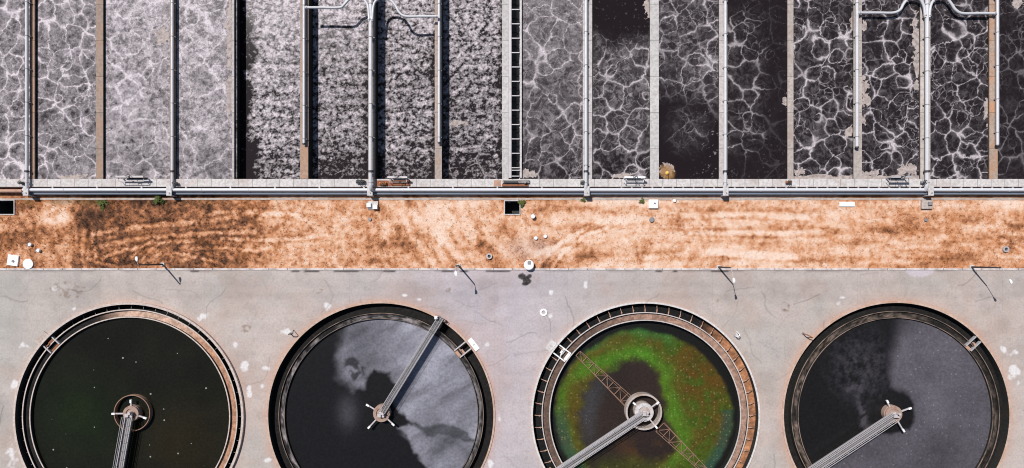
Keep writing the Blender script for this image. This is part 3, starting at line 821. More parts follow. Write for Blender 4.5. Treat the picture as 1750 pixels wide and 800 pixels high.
SAD = [(43.5, 'leftmost', 'pale concrete saddle over the air main at the left end of the basin'),
       (288.5, '', 'pale concrete saddle over the air main beside the green shrub'),
       (632, '', 'pale concrete saddle over the air main above the twin concrete blocks'),
       (1003, '', 'pale saddle over the air main right of the square pit'),
       (1240.5, '', 'pale saddle over the air main below the darkest lane'),
       (1591.5, '', 'pinkish saddle over the air main at the rightmost full-length pipe')]
for px, _, lab in SAD:
    z = 1.75
    t = thing('pipe_saddle', lab, 'pipe support', P(px, 327, 0), 'saddles over the air main')
    w = .46
    cx = PX(px, z)
    y_lo = PY(334.5, z); y_hi = PY(318.5, z)
    mb = MB()
    mb.box(cx - w, cx + w, y_lo, y_hi, 1.58, z)
    mb.build('top_block', M['pad'], t, .03)
    mb = MB(); mb.box(cx - w * .9, cx + w * .9, y_lo + .02, PY(334, 1.0), -.2, 1.577); mb.build('leg', M['pad'], t, .02)
    mb = MB(); mb.cyl((cx + .1, y_lo + .45), .12, z, z + .07, 10); mb.build('bolt', M['grey_steel'], t)

# valves at the junctions on the walkway
def valve(px, py, label, mat, s=1.0):
    z = ZW
    c0 = P(px, py, z)
    t = thing('valve', label, 'valve', c0, 'valves on the walkway')
    mb = MB(); mb.tube([c0 + Vector((-.5 * s, 0, .3)), c0 + Vector((-.25 * s, 0, .34)), c0 + Vector((.25 * s, 0, .34)), c0 + Vector((.5 * s, 0, .3))], .26 * s, 16)
    mb.cyl(c0, .13, z + .003, z + .7); mb.build('body', mat, t)
    mb = MB()
    mb.tube([c0 + Vector((.36 * s * math.cos(a), .36 * s * math.sin(a), .82)) for a in [2 * PI * i / 18 for i in range(19)]], .04, 8)
    for i in range(3):
        a = PI * i / 3
        mb.bar(c0 + Vector((-.35 * s * math.cos(a), -.35 * s * math.sin(a), .82)), c0 + Vector((.35 * s * math.cos(a), .35 * s * math.sin(a), .82)), .05, .05)
    mb.cyl(c0, .05, z + .6, z + .9, 8)
    mb.build('handwheel', M['dark'], t)
valve(617, 311, 'dark handwheel valve left of the tall white pipe', M['flange'], 1.3)
valve(655, 314, 'bright orange rusted valve right of the tall white pipe', M['orange_rust'], 1.1)
valve(40, 313, 'small dark valve at the foot of the leftmost air pipe', M['flange'], .8)
valve(302, 314, 'small dark valve right of the second full-length pipe', M['flange'], .8)
valve(1346, 312, 'brown valve on the walkway below the scum-edged divider wall', M['rust'], .9)
valve(1576, 312, 'grey valve left of the rightmost full-length pipe', M['grey_steel'], .9)
valve(995, 312, 'grey valve beside the pipe right of the ladder-like channel', M['grey_steel'], .8)
# rusty sump plate next to the orange valve
mb = MB(); mb.box(PX(643, ZW), PX(701, ZW), PY(318.4, ZW), PY(308.5, ZW), ZW + .003, ZW + .05)
tag(mb.build('rusty_plate', M['rust'], None, .01), 'rust-red steel floor plate on the walkway below the speckled lanes', 'plate')
mb = MB(); mb.box(PX(844, ZW), PX(856, ZW), PY(318.4, ZW), PY(308, ZW), ZW + .003, ZW + .05)
tag(mb.build('rusty_plate', M['rust_pale'], None, .01), 'small tan plate on the walkway left of the dark channel gate', 'plate')

# gate hoists standing on the walkway
def hoist(px, py, w, label, mat, hgt=1.3):
    c0 = P(px, py, ZW)
    t = thing('gate_hoist', label, 'gate hoist', c0, 'gate hoists on the walkway')
    for s in (-1, 1):
        mb = MB(); mb.bar(c0 + Vector((s * w / 2, 0, .003)), c0 + Vector((s * w / 2, 0, hgt)), .16, .16); mb.build('post', mat, t)
    mb = MB(); mb.bar(c0 + Vector((-w / 2 - .2, 0, hgt + .1)), c0 + Vector((w / 2 + .2, 0, hgt + .1)), .3, .2); mb.build('beam', mat, t)
    mb = MB(); mb.box(c0.x - w * .42, c0.x + w * .42, c0.y + .06, c0.y + .16, ZW - .5, ZW + .85); mb.build('gate_leaf', M['dark'], t)
    mb = MB(); mb.cyl((c0.x, c0.y - .02), .05, ZW + .8, ZW + hgt + .7, 8)
    mb.tube([c0 + Vector((.32 * math.cos(a), .32 * math.sin(a), hgt + .6)) for a in [2 * PI * i / 18 for i in range(19)]], .045, 8)
    mb.bar(c0 + Vector((-.3, 0, hgt + .6)), c0 + Vector((.3, 0, hgt + .6)), .05, .05); mb.build('handwheel', M['dark'], t)
    mb = MB(); mb.bar(c0 + Vector((-w / 2, -.75, hgt * .8)), c0 + Vector((w / 2, -.75, hgt * .8)), .07, .07)
    for s in (-1, 1):
        mb.bar(c0 + Vector((s * w / 2, -.75, .003)), c0 + Vector((s * w / 2, -.75, hgt * .8)), .07, .07)
        mb.bar(c0 + Vector((s * w / 2, -.75, hgt * .8)), c0 + Vector((s * w / 2, -.1, hgt * .8)), .07, .07)
    mb.build('handrail', mat, t)
hoist(231, 304, 4.2, 'weathered brown gate hoist on the walkway at the left of the basin', M['pale_steel'])
hoist(682, 305, 2.9, 'pale gate hoist over the rust-red floor plate', M['galv'])
hoist(1082, 305, 3.1, 'white railed gate hoist left of the wide bare wall and yellow float', M['white'])
hoist(1529, 305, 3.0, 'dark shadowed gate hoist on the right of the walkway, left of the rightmost full-length pipe', M['galv'], 1.6)

# added yellow ball standing in for a warm glow in a lane corner
fz = .85
t = thing('float', 'round yellow float in brown scum in the corner of a dark lane', 'float', P(1140, 296, fz))
c0 = P(1140, 296, fz)
mb = MB(); mb.lathe([(.30 * math.sin(PI * j / 10), fz + .10 - .28 * math.cos(PI * j / 10)) for j in range(11)], c0, 22, closed=False, smooth=True); mb.build('ball', M['yellow'], t)
mb = MB(); mb.lathe([(.31 + .06 * math.cos(2 * PI * j / 8), fz + .06 + .09 * math.sin(2 * PI * j / 8)) for j in range(8)], c0, 22, smooth=True); mb.build('collar', M['rust_pale'], t)
mb = MB(); mb.tube([c0 + Vector((0, 0, .5)), P(1142, 303, fz + .5), P(1143, 308, ZW + .05)], .03, 6); mb.build('tether', M['dark'], t)

# ------------------------------------------------------------------ pits, pads, covers and vents in the verge
for (a, b, c_, d), lab in zip(PITS, ('open black pit with a concrete rim at the left edge of the dirt strip', 'open square black pit with a pale rim below the ladder-like channel')):
    t = thing('pit', lab, 'pit', P((a + b) / 2, d, 0))
    x0, x1, y0, y1 = PX(a), PX(b), PY(d), PY(c_)
    mb = MB(); w = .15
    mb.box(x0 - w, x0, y0 - w, y1, -3, .22); mb.box(x1, x1 + w, y0 - w, y1, -3, .22); mb.box(x0 + .001, x1 - .001, y0 - w, y0, -3, .22)
    mb.box(x0 - w, x1 + w, y1 + .001, y1 + w, -3, .22)
    mb.build('rim', M['pad'], t, .02)
    mb = MB(); mb.box(x0 + .002, x1 - .002, y0 + .002, y1 - .002, -3.2, -2.6); mb.build('floor', M['pit'], t)
    li = MB()
    li.box(x0 + .002, x0 + .04, y0 + .002, y1 - .002, -2.6, .1); li.box(x1 - .04, x1 - .002, y0 + .002, y1 - .002, -2.6, .1)
    li.box(x0 + .042, x1 - .042, y0 + .002, y0 + .04, -2.6, .1); li.box(x0 + .042, x1 - .042, y1 - .04, y1 - .002, -2.6, .1)
    li.build('lining', M['pit'], t)
    mb = MB()
    for j in range(5): mb.bar((x0 + .5, y1 - .12, -.3 - .45 * j), (x0 + .95, y1 - .12, -.3 - .45 * j), .05, .05)
    mb.build('ladder', M['grey_steel'], t)

def pad(x0, x1, y0, y1, h, label, mat, extra=None, name='concrete_pad'):
    t = thing(name, label, 'pad', P((x0 + x1) / 2, y1, 0))
    mb = MB(); mb.box(PX(x0, h), PX(x1, h), PY(y1, h), PY(y0, h), -.2, h); mb.build('slab', mat, t, .03)
    if extra: extra(t, h)
    return t
def ex_bolt(x, y):
    def f(t, h):
        c = P(x, y, h); mb = MB(); mb.cyl(c, .12, h, h + .14, 10); mb.build('bolt', M['dark'], t)
    return f
pad(1109, 1125, 341, 356, .45, 'white square pad with one dark bolt beside the air main', M['white'], ex_bolt(1119, 347.5))
pad(1435, 1461, 345, 353, .25, 'bright white rectangular slab lying on the dirt', M['white'])
def ex_box(t, h):
    mb = MB(); c = P(1589, 348, h)
    mb.box(c.x - .32, c.x + .32, c.y - .3, c.y + .3, h + .003, h + .3); mb.build('junction_box', M['grey_steel'], t, .02)
pad(1576, 1594, 341, 357, .5, 'beige pad with a grey box on it below the pinkish saddle', M['footing'], ex_box)
def ex_tw(t, h):
    for x, y, w_ in ((631, 351, .36), (642, 354, .36)):
        c = P(x, y, h); mb = MB(); mb.box(c.x - w_, c.x + w_, c.y - .36, c.y + .36, h + .003, h + .45); mb.build('block', M['white'], t, .03)
pad(628, 646, 344, 358, .3, 'concrete pad with twin pale blocks below the tall white pipe', M['pad'], ex_tw)

def cover(px, py, r, label, h=.25, knob=True, cat='manhole cover', square=False, rz=0.0, mat=None):
    t = thing('manhole_cover' if cat == 'manhole cover' else 'vent_pipe', label, cat, P(px, py, 0), None)
    mat = mat or M['white']; c = P(px, py, h)
    mb = MB()
    if square:
        ca, sa = math.cos(rz), math.sin(rz)
        pl = [(c.x + r * (ca * i - sa * j), c.y + r * (sa * i + ca * j)) for i, j in ((-1, -1), (1, -1), (1, 1), (-1, 1))]
        mb.add([(x, y, -.2) for x, y in pl] + [(x, y, h) for x, y in pl], [(3, 2, 1, 0), (4, 5, 6, 7), (0, 1, 5, 4), (1, 2, 6, 5), (2, 3, 7, 6), (3, 0, 4, 7)])
    else:
        mb.cyl(c, r, -.2, h, 36)
    mb.build('lid' if h < .8 else 'shaft', mat, t, .03)
    if knob:
        mb = MB(); mb.cyl((c.x + r * .1, c.y - r * .15), r * .22, h, h + .12, 14); mb.build('handle', M['grey_steel'], t)
    return t
cover(21.5, 445, .92, 'white square hatch lid with a small grey handle near the left edge', .3, True, square=True, rz=-.14)
cover(47.5, 451, .86, 'large plain white round manhole cover beside the square hatch', .28, False)
def vent(px, py, r, h, label, open_top=False, mat=None):
    t = thing('vent_pipe', label, 'vent', P(px, py, 0), 'small pipes standing in the dirt strip')
    c = P(px, py, h); mat = mat or M['white']
    mb = MB()
    if open_top: mb.lathe([(r * .55, -.2), (r, -.2), (r, h), (r * .55, h)], c, 22)
    else: mb.cyl(c, r * .8, -.2, h - .12, 18); mb.cyl(c, r, h - .12, h, 18, r * .8)
    mb.build('pipe', mat, t)
    mb = MB()
    if open_top: mb.cyl(c, r * .54, -.2, h - .25, 18); mb.build('plug', M['dark'], t)
    else: mb.lathe([(r * .8, 0), (r * 1.15, 0), (r * 1.15, .1), (r * .8, .1)], P(px, py, 0), 18); mb.build('collar', M['grey_steel'], t)
vent(50, 418, .32, .5, 'upper of two small white vents above the square hatch')
vent(64.5, 428, .32, .5, 'lower of two small white vents, right above the round cover')
vent(911, 370, .38, .8, 'white vent pipe just below the square pit')
vent(916, 407, .32, .4, 'left of two small white vents in the pale tyre tracks')
vent(932, 404, .32, .4, 'right of two small white vents in the pale tyre tracks')
vent(836, 438, .5, .4, 'open pipe stub with a pale rim left of the white tower', True, M['galv'])
vent(1720, 426, .52, .4, 'open pipe stub with a pale rim at the far right of the dirt', True, M['galv'])
vent(1153, 343, .3, .4, 'tiny white vent beside the air main right of the white pad')
vent(929, 534, .62, .16, 'white-rimmed open drain on the pavement between the two middle tanks', True)
vent(632, 375, .28, .3, 'small dark peg in the dirt below the twin blocks', False, M['grey_steel'])
vent(1114, 376, .42, .35, 'small grey peg in the dirt below the white square pad', False, M['grey_steel'])
vent(1583, 376, .28, .3, 'small dark peg in the dirt below the beige pad', False, M['grey_steel'])
# the white tower cover by the kerb
t = thing('vent_tower', 'stout white round vent tower with a dark hatch, by the kerb above a black stain', 'vent', P(904, 453, 0))
c = P(904, 453, .9)
mb = MB(); mb.cyl(c, .84, -.2, .8, 36); mb.cyl(c, .86, .8, .9, 36, .74); mb.build('shaft', M['white'], t)
mb = MB(); mb.box(c.x - .25, c.x + .28, c.y + .12, c.y + .68, .9, 1.02); mb.build('hatch', M['grey_steel'], t, .02)

# little weeds along the footing
k = NT('weed leaves', 0.7, 0.3)
k.out(k.mix(k.noise(k.pos, 6.0, 3), (0.04, 0.075, 0.012), (0.13, 0.14, 0.03))); M['leaf'] = k.m
def weed(px, py, r, h, label, n=220):
    t = thing('weed', label, 'plant', P(px, py, 0), 'weeds along the basin footing')
    rs = random.Random(int(px)); c = P(px, py, 0)
    lf = MB(); st = MB()
    for i in range(n):
        a = rs.uniform(0, 2 * PI); rr = r * math.sqrt(rs.random()) * rs.uniform(.55, 1.1) * (.75 + .35 * math.sin(3 * a + px)); z = h * rs.uniform(.15, 1) * (1 - .5 * rr / r)
        p = c + Vector((rr * math.cos(a), rr * math.sin(a), z)); b = rs.uniform(0, 2 * PI); l = rs.uniform(.10, .22)
        d = Vector((math.cos(b), math.sin(b), rs.uniform(-.4, .5))) * l; s = Vector((-math.sin(b), math.cos(b), rs.uniform(-.3, .3))) * l * .4
        lf.add([p - d, p + s, p + d, p - s], [(0, 1, 2, 3)])
        if i % 14 == 0: st.tube([c + Vector((rs.uniform(-.05, .05), rs.uniform(-.05, .05), 0)), p], .02, 5)
    lf.build('leaves', M['leaf'], t); st.build('stems', M['leaf'], t)
weed(273, 342, 1.0, .9, 'largest green weed, dark and bushy, at the saddle on the left', 420)
weed(176, 349, 1.1, .45, 'low olive weed in the dark dirt left of the bushy weed', 260)
weed(892, 347, .75, .6, 'green weed beside the square black pit', 240)
weed(1097, 344, .55, .4, 'small weed left of the white square pad', 140)
weed(997, 342, .5, .3, 'small weed below the saddle right of the square pit', 100)

# ------------------------------------------------------------------ light poles
def lamp(px, py, h, arm, label):
    t = thing('street_lamp', label, 'street lamp', P(px, py, 0), 'street lamps along the kerb')
    b = P(px, py, 0)
    mb = MB(); mb.box(b.x - .32, b.x + .32, b.y - .32, b.y + .32, -.2, .25); mb.build('base', M['pad'], t, .03)
    mb = MB(); mb.tube([b + Vector((0, 0, .25)), b + Vector((0, 0, h))], .16, 12, .10); mb.build('pole', M['dark'], t)
    a = Vector((arm[0], arm[1], 0)); tp = b + Vector((0, 0, h))
    mb = MB(); mb.tube([tp, tp + a * .35 + Vector((0, 0, .22)), tp + a * .8 + Vector((0, 0, .28))], .05, 8); mb.build('arm', M['pale_steel'], t)
    d = a.normalized(); e = tp + a * .78 + Vector((0, 0, .28)); n = Vector((-d.y, d.x, 0))
    L = .75; w = .22
    hd = MB()
    ring = lambda q, wd, z: [q - n * wd + Vector((0, 0, z)), q + n * wd + Vector((0, 0, z))]
    vs = ring(e, w * .5, -.07) + ring(e + d * L, w * .8, -.07) + ring(e, w * .45, .07) + ring(e + d * L * .5, w, .12) + ring(e + d * L, w * .7, .05)
    hd.add(vs, [(0, 1, 3, 2), (4, 6, 7, 5), (6, 8, 9, 7), (0, 4, 5, 1), (2, 3, 9, 8), (0, 2, 8, 6, 4), (1, 5, 7, 9, 3)])
    hd.build('lamp_head', M['white'], t)
lamp(279, 452, 6.6, (-.1, .75), 'leftmost street lamp, on the dirt, its head turned to the basin')
lamp(784, 454, 6.2, (.1, -1.0), 'street lamp left of the middle, short arm over the pavement')
lamp(1227.5, 456.5, 5.8, (.35, -2.1), 'street lamp above the algae tank, long arm over the pavement')
lamp(1659, 456.5, 6.2, (1.4, -2.4), 'rightmost street lamp, long arm slanting over the pavement')

# ------------------------------------------------------------------ clarifiers
def ring_floor(name, c, r0, r1, z, mat, parent, cols, seg=240, nr=6):
    a = np.linspace(0, 2 * PI, seg, endpoint=False); rr = np.linspace(r0, r1, nr)
    A, RR = np.meshgrid(a, rr); X = (RR * np.cos(A)).ravel(); Y = (RR * np.sin(A)).ravel()
    idx = np.arange(seg * nr).reshape(nr, seg)
    q = np.stack([idx[:-1], np.roll(idx[:-1], -1, 1), np.roll(idx[1:], -1, 1), idx[1:]], -1).reshape(-1, 4)[:, ::-1]
    o = rawmesh(name, X, Y, np.full(X.shape, z), q, mat, {'Sed': cols}, None)
    o.parent = parent; return o
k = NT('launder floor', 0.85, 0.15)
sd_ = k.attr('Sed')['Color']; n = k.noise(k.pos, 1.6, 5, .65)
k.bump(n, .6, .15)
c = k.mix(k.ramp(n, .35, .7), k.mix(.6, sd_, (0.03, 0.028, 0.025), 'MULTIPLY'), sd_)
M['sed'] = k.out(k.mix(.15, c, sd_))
def ang_mask(A, c, hw, soft):
    d = np.abs((A - c + PI) % (2 * PI) - PI)
    return sst(hw + soft, hw - soft, d)
TANKLAB = ['leftmost round settling tank, raised wall and dark green water',
           'second round settling tank, rust-edged rim and milky grey film',
           'third round settling tank, pale toothed rim and bright green algae',
           'rightmost round settling tank, rust-edged rim and grey purple film']
RIMC = [((0.60, 0.51, 0.46), OR, .25), ((0.58, 0.43, 0.35), OR, .4), ((0.68, 0.65, 0.63), BR, .1), ((0.58, 0.43, 0.35), OR, .4)]
for i, q in enumerate(CL):
    w = q['w']; ro, ri, zt = q['ro'], q['ri'], q['zt']
    t = thing('settling_tank', TANKLAB[i], 'tank', w, 'round settling tanks')
    q['t'] = t
    mb = MB(); mb.lathe([(ro, -.4), (ro, zt), (ri + .02, zt), (ri + .02, -.4)], w, 240)
    mb.build('outer_wall', m_concrete('rim concrete %d' % i, *RIMC[i]), t)
    mb = MB(); mb.lathe([(ri, zt - .03), (ri, -4.5), (ri + .3, -4.5), (ri + .3, -.41), (ri + .018, -.41), (ri + .018, zt - .03)], w, 240)
    mb.build('inner_lining', M['wet_wall'], t)
    mo, mi = q['mid']; wo, wi = q['weir']
    lat = (.06, -.12, .02, -.12)[i]
    lt = m_concrete('launder wall %d' % i, ((.62, .54, .48), (.06, .055, .053), (.60, .56, .53), (.10, .08, .068))[i], BR, (.2, .5, .25, .5)[i], wet_shade=lat - .10)
    mb = MB(); mb.lathe([(mo, -3), (mo, lat), (mi, lat), (mi, -3)], w, 240); mb.build('launder_wall', lt, t)
    mb = MB(); mb.lathe([(wo, -3), (wo, lat), (wi, lat), (wi, -3)], w, 240); mb.build('weir', lt if i != 1 else m_concrete('weir %d' % i, (.10, .09, .085), BR, .4, wet_shade=lat - .10), t)
    # launder trough floor tan over part of the circle, dark over the rest
    def launder_tone(X, Y, i=i):
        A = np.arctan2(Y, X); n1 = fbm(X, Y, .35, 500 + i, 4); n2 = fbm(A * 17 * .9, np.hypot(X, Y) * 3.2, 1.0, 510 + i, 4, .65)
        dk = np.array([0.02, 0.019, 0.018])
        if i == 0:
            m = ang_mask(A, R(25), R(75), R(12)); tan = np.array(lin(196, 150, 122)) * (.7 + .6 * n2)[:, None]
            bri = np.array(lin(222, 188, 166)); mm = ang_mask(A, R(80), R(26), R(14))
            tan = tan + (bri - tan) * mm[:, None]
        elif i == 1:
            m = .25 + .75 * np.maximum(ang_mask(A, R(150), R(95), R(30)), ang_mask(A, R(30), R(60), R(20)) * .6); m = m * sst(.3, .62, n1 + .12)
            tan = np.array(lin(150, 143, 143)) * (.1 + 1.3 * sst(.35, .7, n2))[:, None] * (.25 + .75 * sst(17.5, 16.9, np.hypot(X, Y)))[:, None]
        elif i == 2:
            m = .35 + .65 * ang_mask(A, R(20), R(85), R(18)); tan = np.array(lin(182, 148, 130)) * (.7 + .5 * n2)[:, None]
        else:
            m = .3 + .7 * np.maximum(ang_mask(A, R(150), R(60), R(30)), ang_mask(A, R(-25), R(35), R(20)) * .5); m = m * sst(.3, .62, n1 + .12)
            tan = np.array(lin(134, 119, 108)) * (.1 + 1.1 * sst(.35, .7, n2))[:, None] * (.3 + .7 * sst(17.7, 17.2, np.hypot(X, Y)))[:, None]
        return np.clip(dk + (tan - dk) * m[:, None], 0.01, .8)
    ring_floor('launder_floor', w, wo + .002, mi - .002, lat - (.42, .30, .42, .32)[i], M['sed'], t, launder_tone)
    def outc(X, Y, i=i):
        A = np.arctan2(Y, X); n2 = fbm(X, Y, .9, 520 + i, 4)
        dk = np.array([0.016, 0.016, 0.016])
        if i == 2:
            m = ang_mask(A, R(2), R(48), R(10)); tan = np.array(lin(200, 142, 104)) * (.35 + 1.0 * n2)[:, None]
        else:
            m = 0 * A + .03; tan = np.array(lin(120, 100, 90)) * np.ones((len(X), 1))
        return np.clip(dk + (tan - dk) * m[:, None], .01, .8)
    zf = (-1.3, -1.2, -0.75, -1.2)[i]
    ring_floor('channel_floor', w, mo + .002, ri - .002, zf, M['sed'], t, outc)
    # brackets across the outer channel, seen on two of the tanks
    if i in (0, 2):
        nb = 56
        mb = MB()
        br_m = M['rust_pale'] if i == 2 else M['grey_steel']
        if i == 2:
            mb.bar((mo + .0, 0, -.05), (mo + .62, 0, -.05), .12, .14); mb.bar((mo + .6, 0, -.05), (ri - .02, 0, -.62), .08, .08); mb.bar((mo + .32, -.16, .02), (mo + .32, .16, .02), .06, .1)
        else:
            mb.bar((mo + .0, 0, -.35), (ri - .02, 0, -.45), .05, .08)
        me0 = None
        for j in range(nb):
            if me0 is None:
                me0 = mb.build('bracket', br_m, None); me0.parent = t; me0.rotation_euler = (0, 0, 0)
            else:
                s = me0.copy(); COL.objects.link(s); s.parent = t; s.rotation_euler = (0, 0, 2 * PI * j / nb)
    # inlet box across the channel
    ang = (math.atan2(712 - 586, 85 - 222), math.atan2(710 - 588, 802 - 651), math.atan2(710 - 597, 952 - 1102), math.atan2(710 - 583, 1668 - 1531))[i]
    ca, sa = math.cos(ang), math.sin(ang)
    def loc(rr, tt, z): return Vector((w.x + rr * ca - tt * sa, w.y + rr * sa + tt * ca, z))
    hb = (1.05, .75, .85, .6)[i]
    ib = bpy.data.objects.new('outlet_box', None); COL.objects.link(ib); ib.parent = t; ib.location = (0, 0, 0)
    bpy.data.objects.remove(ib)
    mb = MB()
    for sgn in (-1, 1): mb.bar(loc(wo + .1, sgn * hb, -.2), loc(ri - .0, sgn * hb, -.2), .2, (.62, .5, .6, .5)[i])
    ob = mb.build('outlet_box', (M['galv'], M['pale_steel'], M['white'], M['galv'])[i], t)
    mb = MB(); mb.bar(loc(wo + .25, -hb * .8, -.28), loc(wo + .25, hb * .8, -.28), .5, .16); mb.bar(loc(mo + .25, -hb * .9, -.1), loc(mo + .25, hb * .2, -.1), .35, .2)
    mb.bar(loc(mo + .1, 0, .1), loc(mo + .1, hb * .6, .25), .18, .18)
    mb.build('sluice', (M['rust'], M['rust_pale'], M['white'], M['rust_pale'])[i], t)

# pads and brackets outside the rims
def rimpad(i, deg_pt, wd, dp, label, mat, h=.16):
    q = CL[i]; w = q['w']; p = P(*deg_pt); a = math.atan2(p.y - w.y, p.x - w.x); ca, sa = math.cos(a), math.sin(a)
    r0 = q['ro'] + .03
    t = thing('access_slab', label, 'slab', (w.x + (r0 + dp / 2) * ca, w.y + (r0 + dp / 2) * sa, 0), 'pale slabs at the tank rims')
    mb = MB(); mb.bar((w.x + r0 * ca, w.y + r0 * sa, h / 2), (w.x + (r0 + dp) * ca, w.y + (r0 + dp) * sa, h / 2), wd, h)
    mb.build('slab', mat, t, .02)
    mb = MB(); mb.bar((w.x + (r0 + .3) * ca, w.y + (r0 + .3) * sa, h + .04), (w.x + (r0 + dp - .3) * ca, w.y + (r0 + dp - .3) * sa, h + .04), .12, .08); mb.build('lifting_bar', M['pale_steel'], t)
rimpad(0, (72, 578), 2.4, 1.0, 'beige slab outside the rim of the leftmost tank', M['footing'])
rimpad(1, (808, 590), 2.3, .9, 'white slab outside the rim of the milky tank', M['white'])
rimpad(2, (940, 590), 1.9, 1.1, 'pale slab outside the rim of the algae tank', M['pad'])
def davit(px, py, dx, dy, label, mat):
    b = P(px, py, 0)
    t = thing('davit', label, 'bracket', b)
    mb = MB(); mb.cyl(b, .22, 0, .1, 14); mb.build('base', M['grey_steel'], t)
    mb = MB(); mb.tube([b + Vector((0, 0, .1)), b + Vector((0, 0, 1.1)), b + Vector((dx * .5, dy * .5, 1.35)), b + Vector((dx, dy, 1.2))], .09, 8); mb.build('post', mat, t)
    mb = MB(); mb.bar(b + Vector((dx, dy, 1.2)), b + Vector((dx * .6, dy * 1.6 + .3, .15)), .1, .1); mb.build('brace', mat, t)
davit(1372, 570, 1.1, -.6, 'small brown angled bracket at the upper left rim of the rightmost tank', M['rust'])
davit(1256, 574, .4, .3, 'small white bracket with a rusty foot at the upper right rim of the algae tank', M['white'])
davit(497, 570, .8, .2, 'small dark bracket beside a white paint blot at the rim of the milky tank', M['dark'])

# ------------------------------------------------------------------ settling water
def disc(q, r, z, mat, cols, step=.17):
    w = q['w']
    return grid('water', w.x - r, w.x + r, w.y - r, w.y + r, step, mat, lambda X, Y: np.hypot(X - w.x, Y - w.y) < r + .12, None, cols, z)
def zc_(q): return H / (H - q['wz'])
def w0(X, Y):
    q = CL[0]; x, y = px_of(X * zc_(q)), py_of(Y * zc_(q))
    n1 = fbm(X, Y, .09, 600, 4); n2 = fbm(X, Y, .3, 610, 3)
    c = np.array([.0125, .0128, .0085])[None] * np.ones((len(X), 1))
    g = sst(1.1, .0, np.hypot((x - 140) / 110, (y - 710) / 110)) * (.4 + n1)
    b = sst(1.1, .0, np.hypot((x - 320) / 120, (y - 760) / 110)) * (.4 + n1)
    c += (np.array([.014, .024, .008]) - c) * (g * .8)[:, None]
    c += (np.array([.026, .020, .009]) - c) * (b * .7)[:, None]
    return c * (.8 + .4 * n2)[:, None]
def w1(X, Y):
    q = CL[1]; x, y = px_of(X * zc_(q)), py_of(Y * zc_(q))
    wx = x + 26 * (fbm(X, Y, .22, 620, 4) - .5) + 10 * (fbm(X, Y, .8, 625, 3) - .5); wy = y + 26 * (fbm(X, Y, .22, 630, 4) - .5) + 10 * (fbm(X, Y, .8, 635, 3) - .5)
    film = [(600, 530), (588, 560), (580, 585), (577, 612), (582, 640), (600, 662), (618, 661), (621, 645), (638, 626), (660, 638), (674, 662), (668, 684), (680, 700),
            (692, 712), (703, 726), (722, 738), (766, 733), (792, 740), (802, 752), (840, 752), (840, 530), (700, 500)]
    lobe = [(680, 732), (694, 724), (710, 738), (728, 750), (762, 747), (786, 756), (840, 756), (820, 830), (752, 822), (722, 788), (696, 757)]
    s1 = polysd(wx, wy, film); s2 = polysd(wx, wy, lobe)
    soft = np.interp(x, [580, 640], [24, 7])
    f = np.clip((s1 + soft * .6) / (soft * 1.2), 0, 1) ; f = f * f * (3 - 2 * f)
    f *= np.interp(x, [575, 640, 700], [.55, .85, 1.0])
    f = np.maximum(f, sst(-5, 4, s2) * (.72 + .5 * (fbm(X, Y, .5, 640, 4) - .4)))
    f = np.maximum(f, .34 * sst(1.15, .8, np.hypot((wx - 745) / 62, (wy - 745) / 17)) + .0)
    # dark eddy inside the left lobe, and the curl with pale rim
    ed = np.hypot((wx - 603) / 17, (wy - 628) / 24)
    sw = fbm(X + 2.2 * fbm(X, Y, .35, 661, 3), Y + 2.2 * fbm(X, Y, .35, 662, 3), .55, 663, 4, .6)
    f *= 1 - .8 * sst(1.15, .7, ed) * sst(.42, .56, sw)
    f = f + .0
    f *= .90 + 1.1 * (fbm(X * .8 + Y * .4, Y, .16, 650, 5) - .5)
    u = (X - q['w'].x) * .55 - (Y - q['w'].y) * .83; v = (X - q['w'].x) * .83 + (Y - q['w'].y) * .55
    f *= .90 + .9 * (fbm(u * 1.6 + 3 * fbm(X, Y, .15, 655, 2), v * .35, .5, 656, 4) - .5)
    f *= .92 + .30 * np.exp(-((x - 735) / 75) ** 2 - ((y - 650) / 75) ** 2)
    f = f + .14 * np.exp(-((x - 594) / 16) ** 2 - ((y - 705) / 26) ** 2)
    dk = np.array([.0125, .0125, .0135]); hi = np.array(lin(160, 160, 171))
    return np.clip(dk + (hi - dk) * np.clip(f, 0, 1.1)[:, None] * .92, 0, 1)
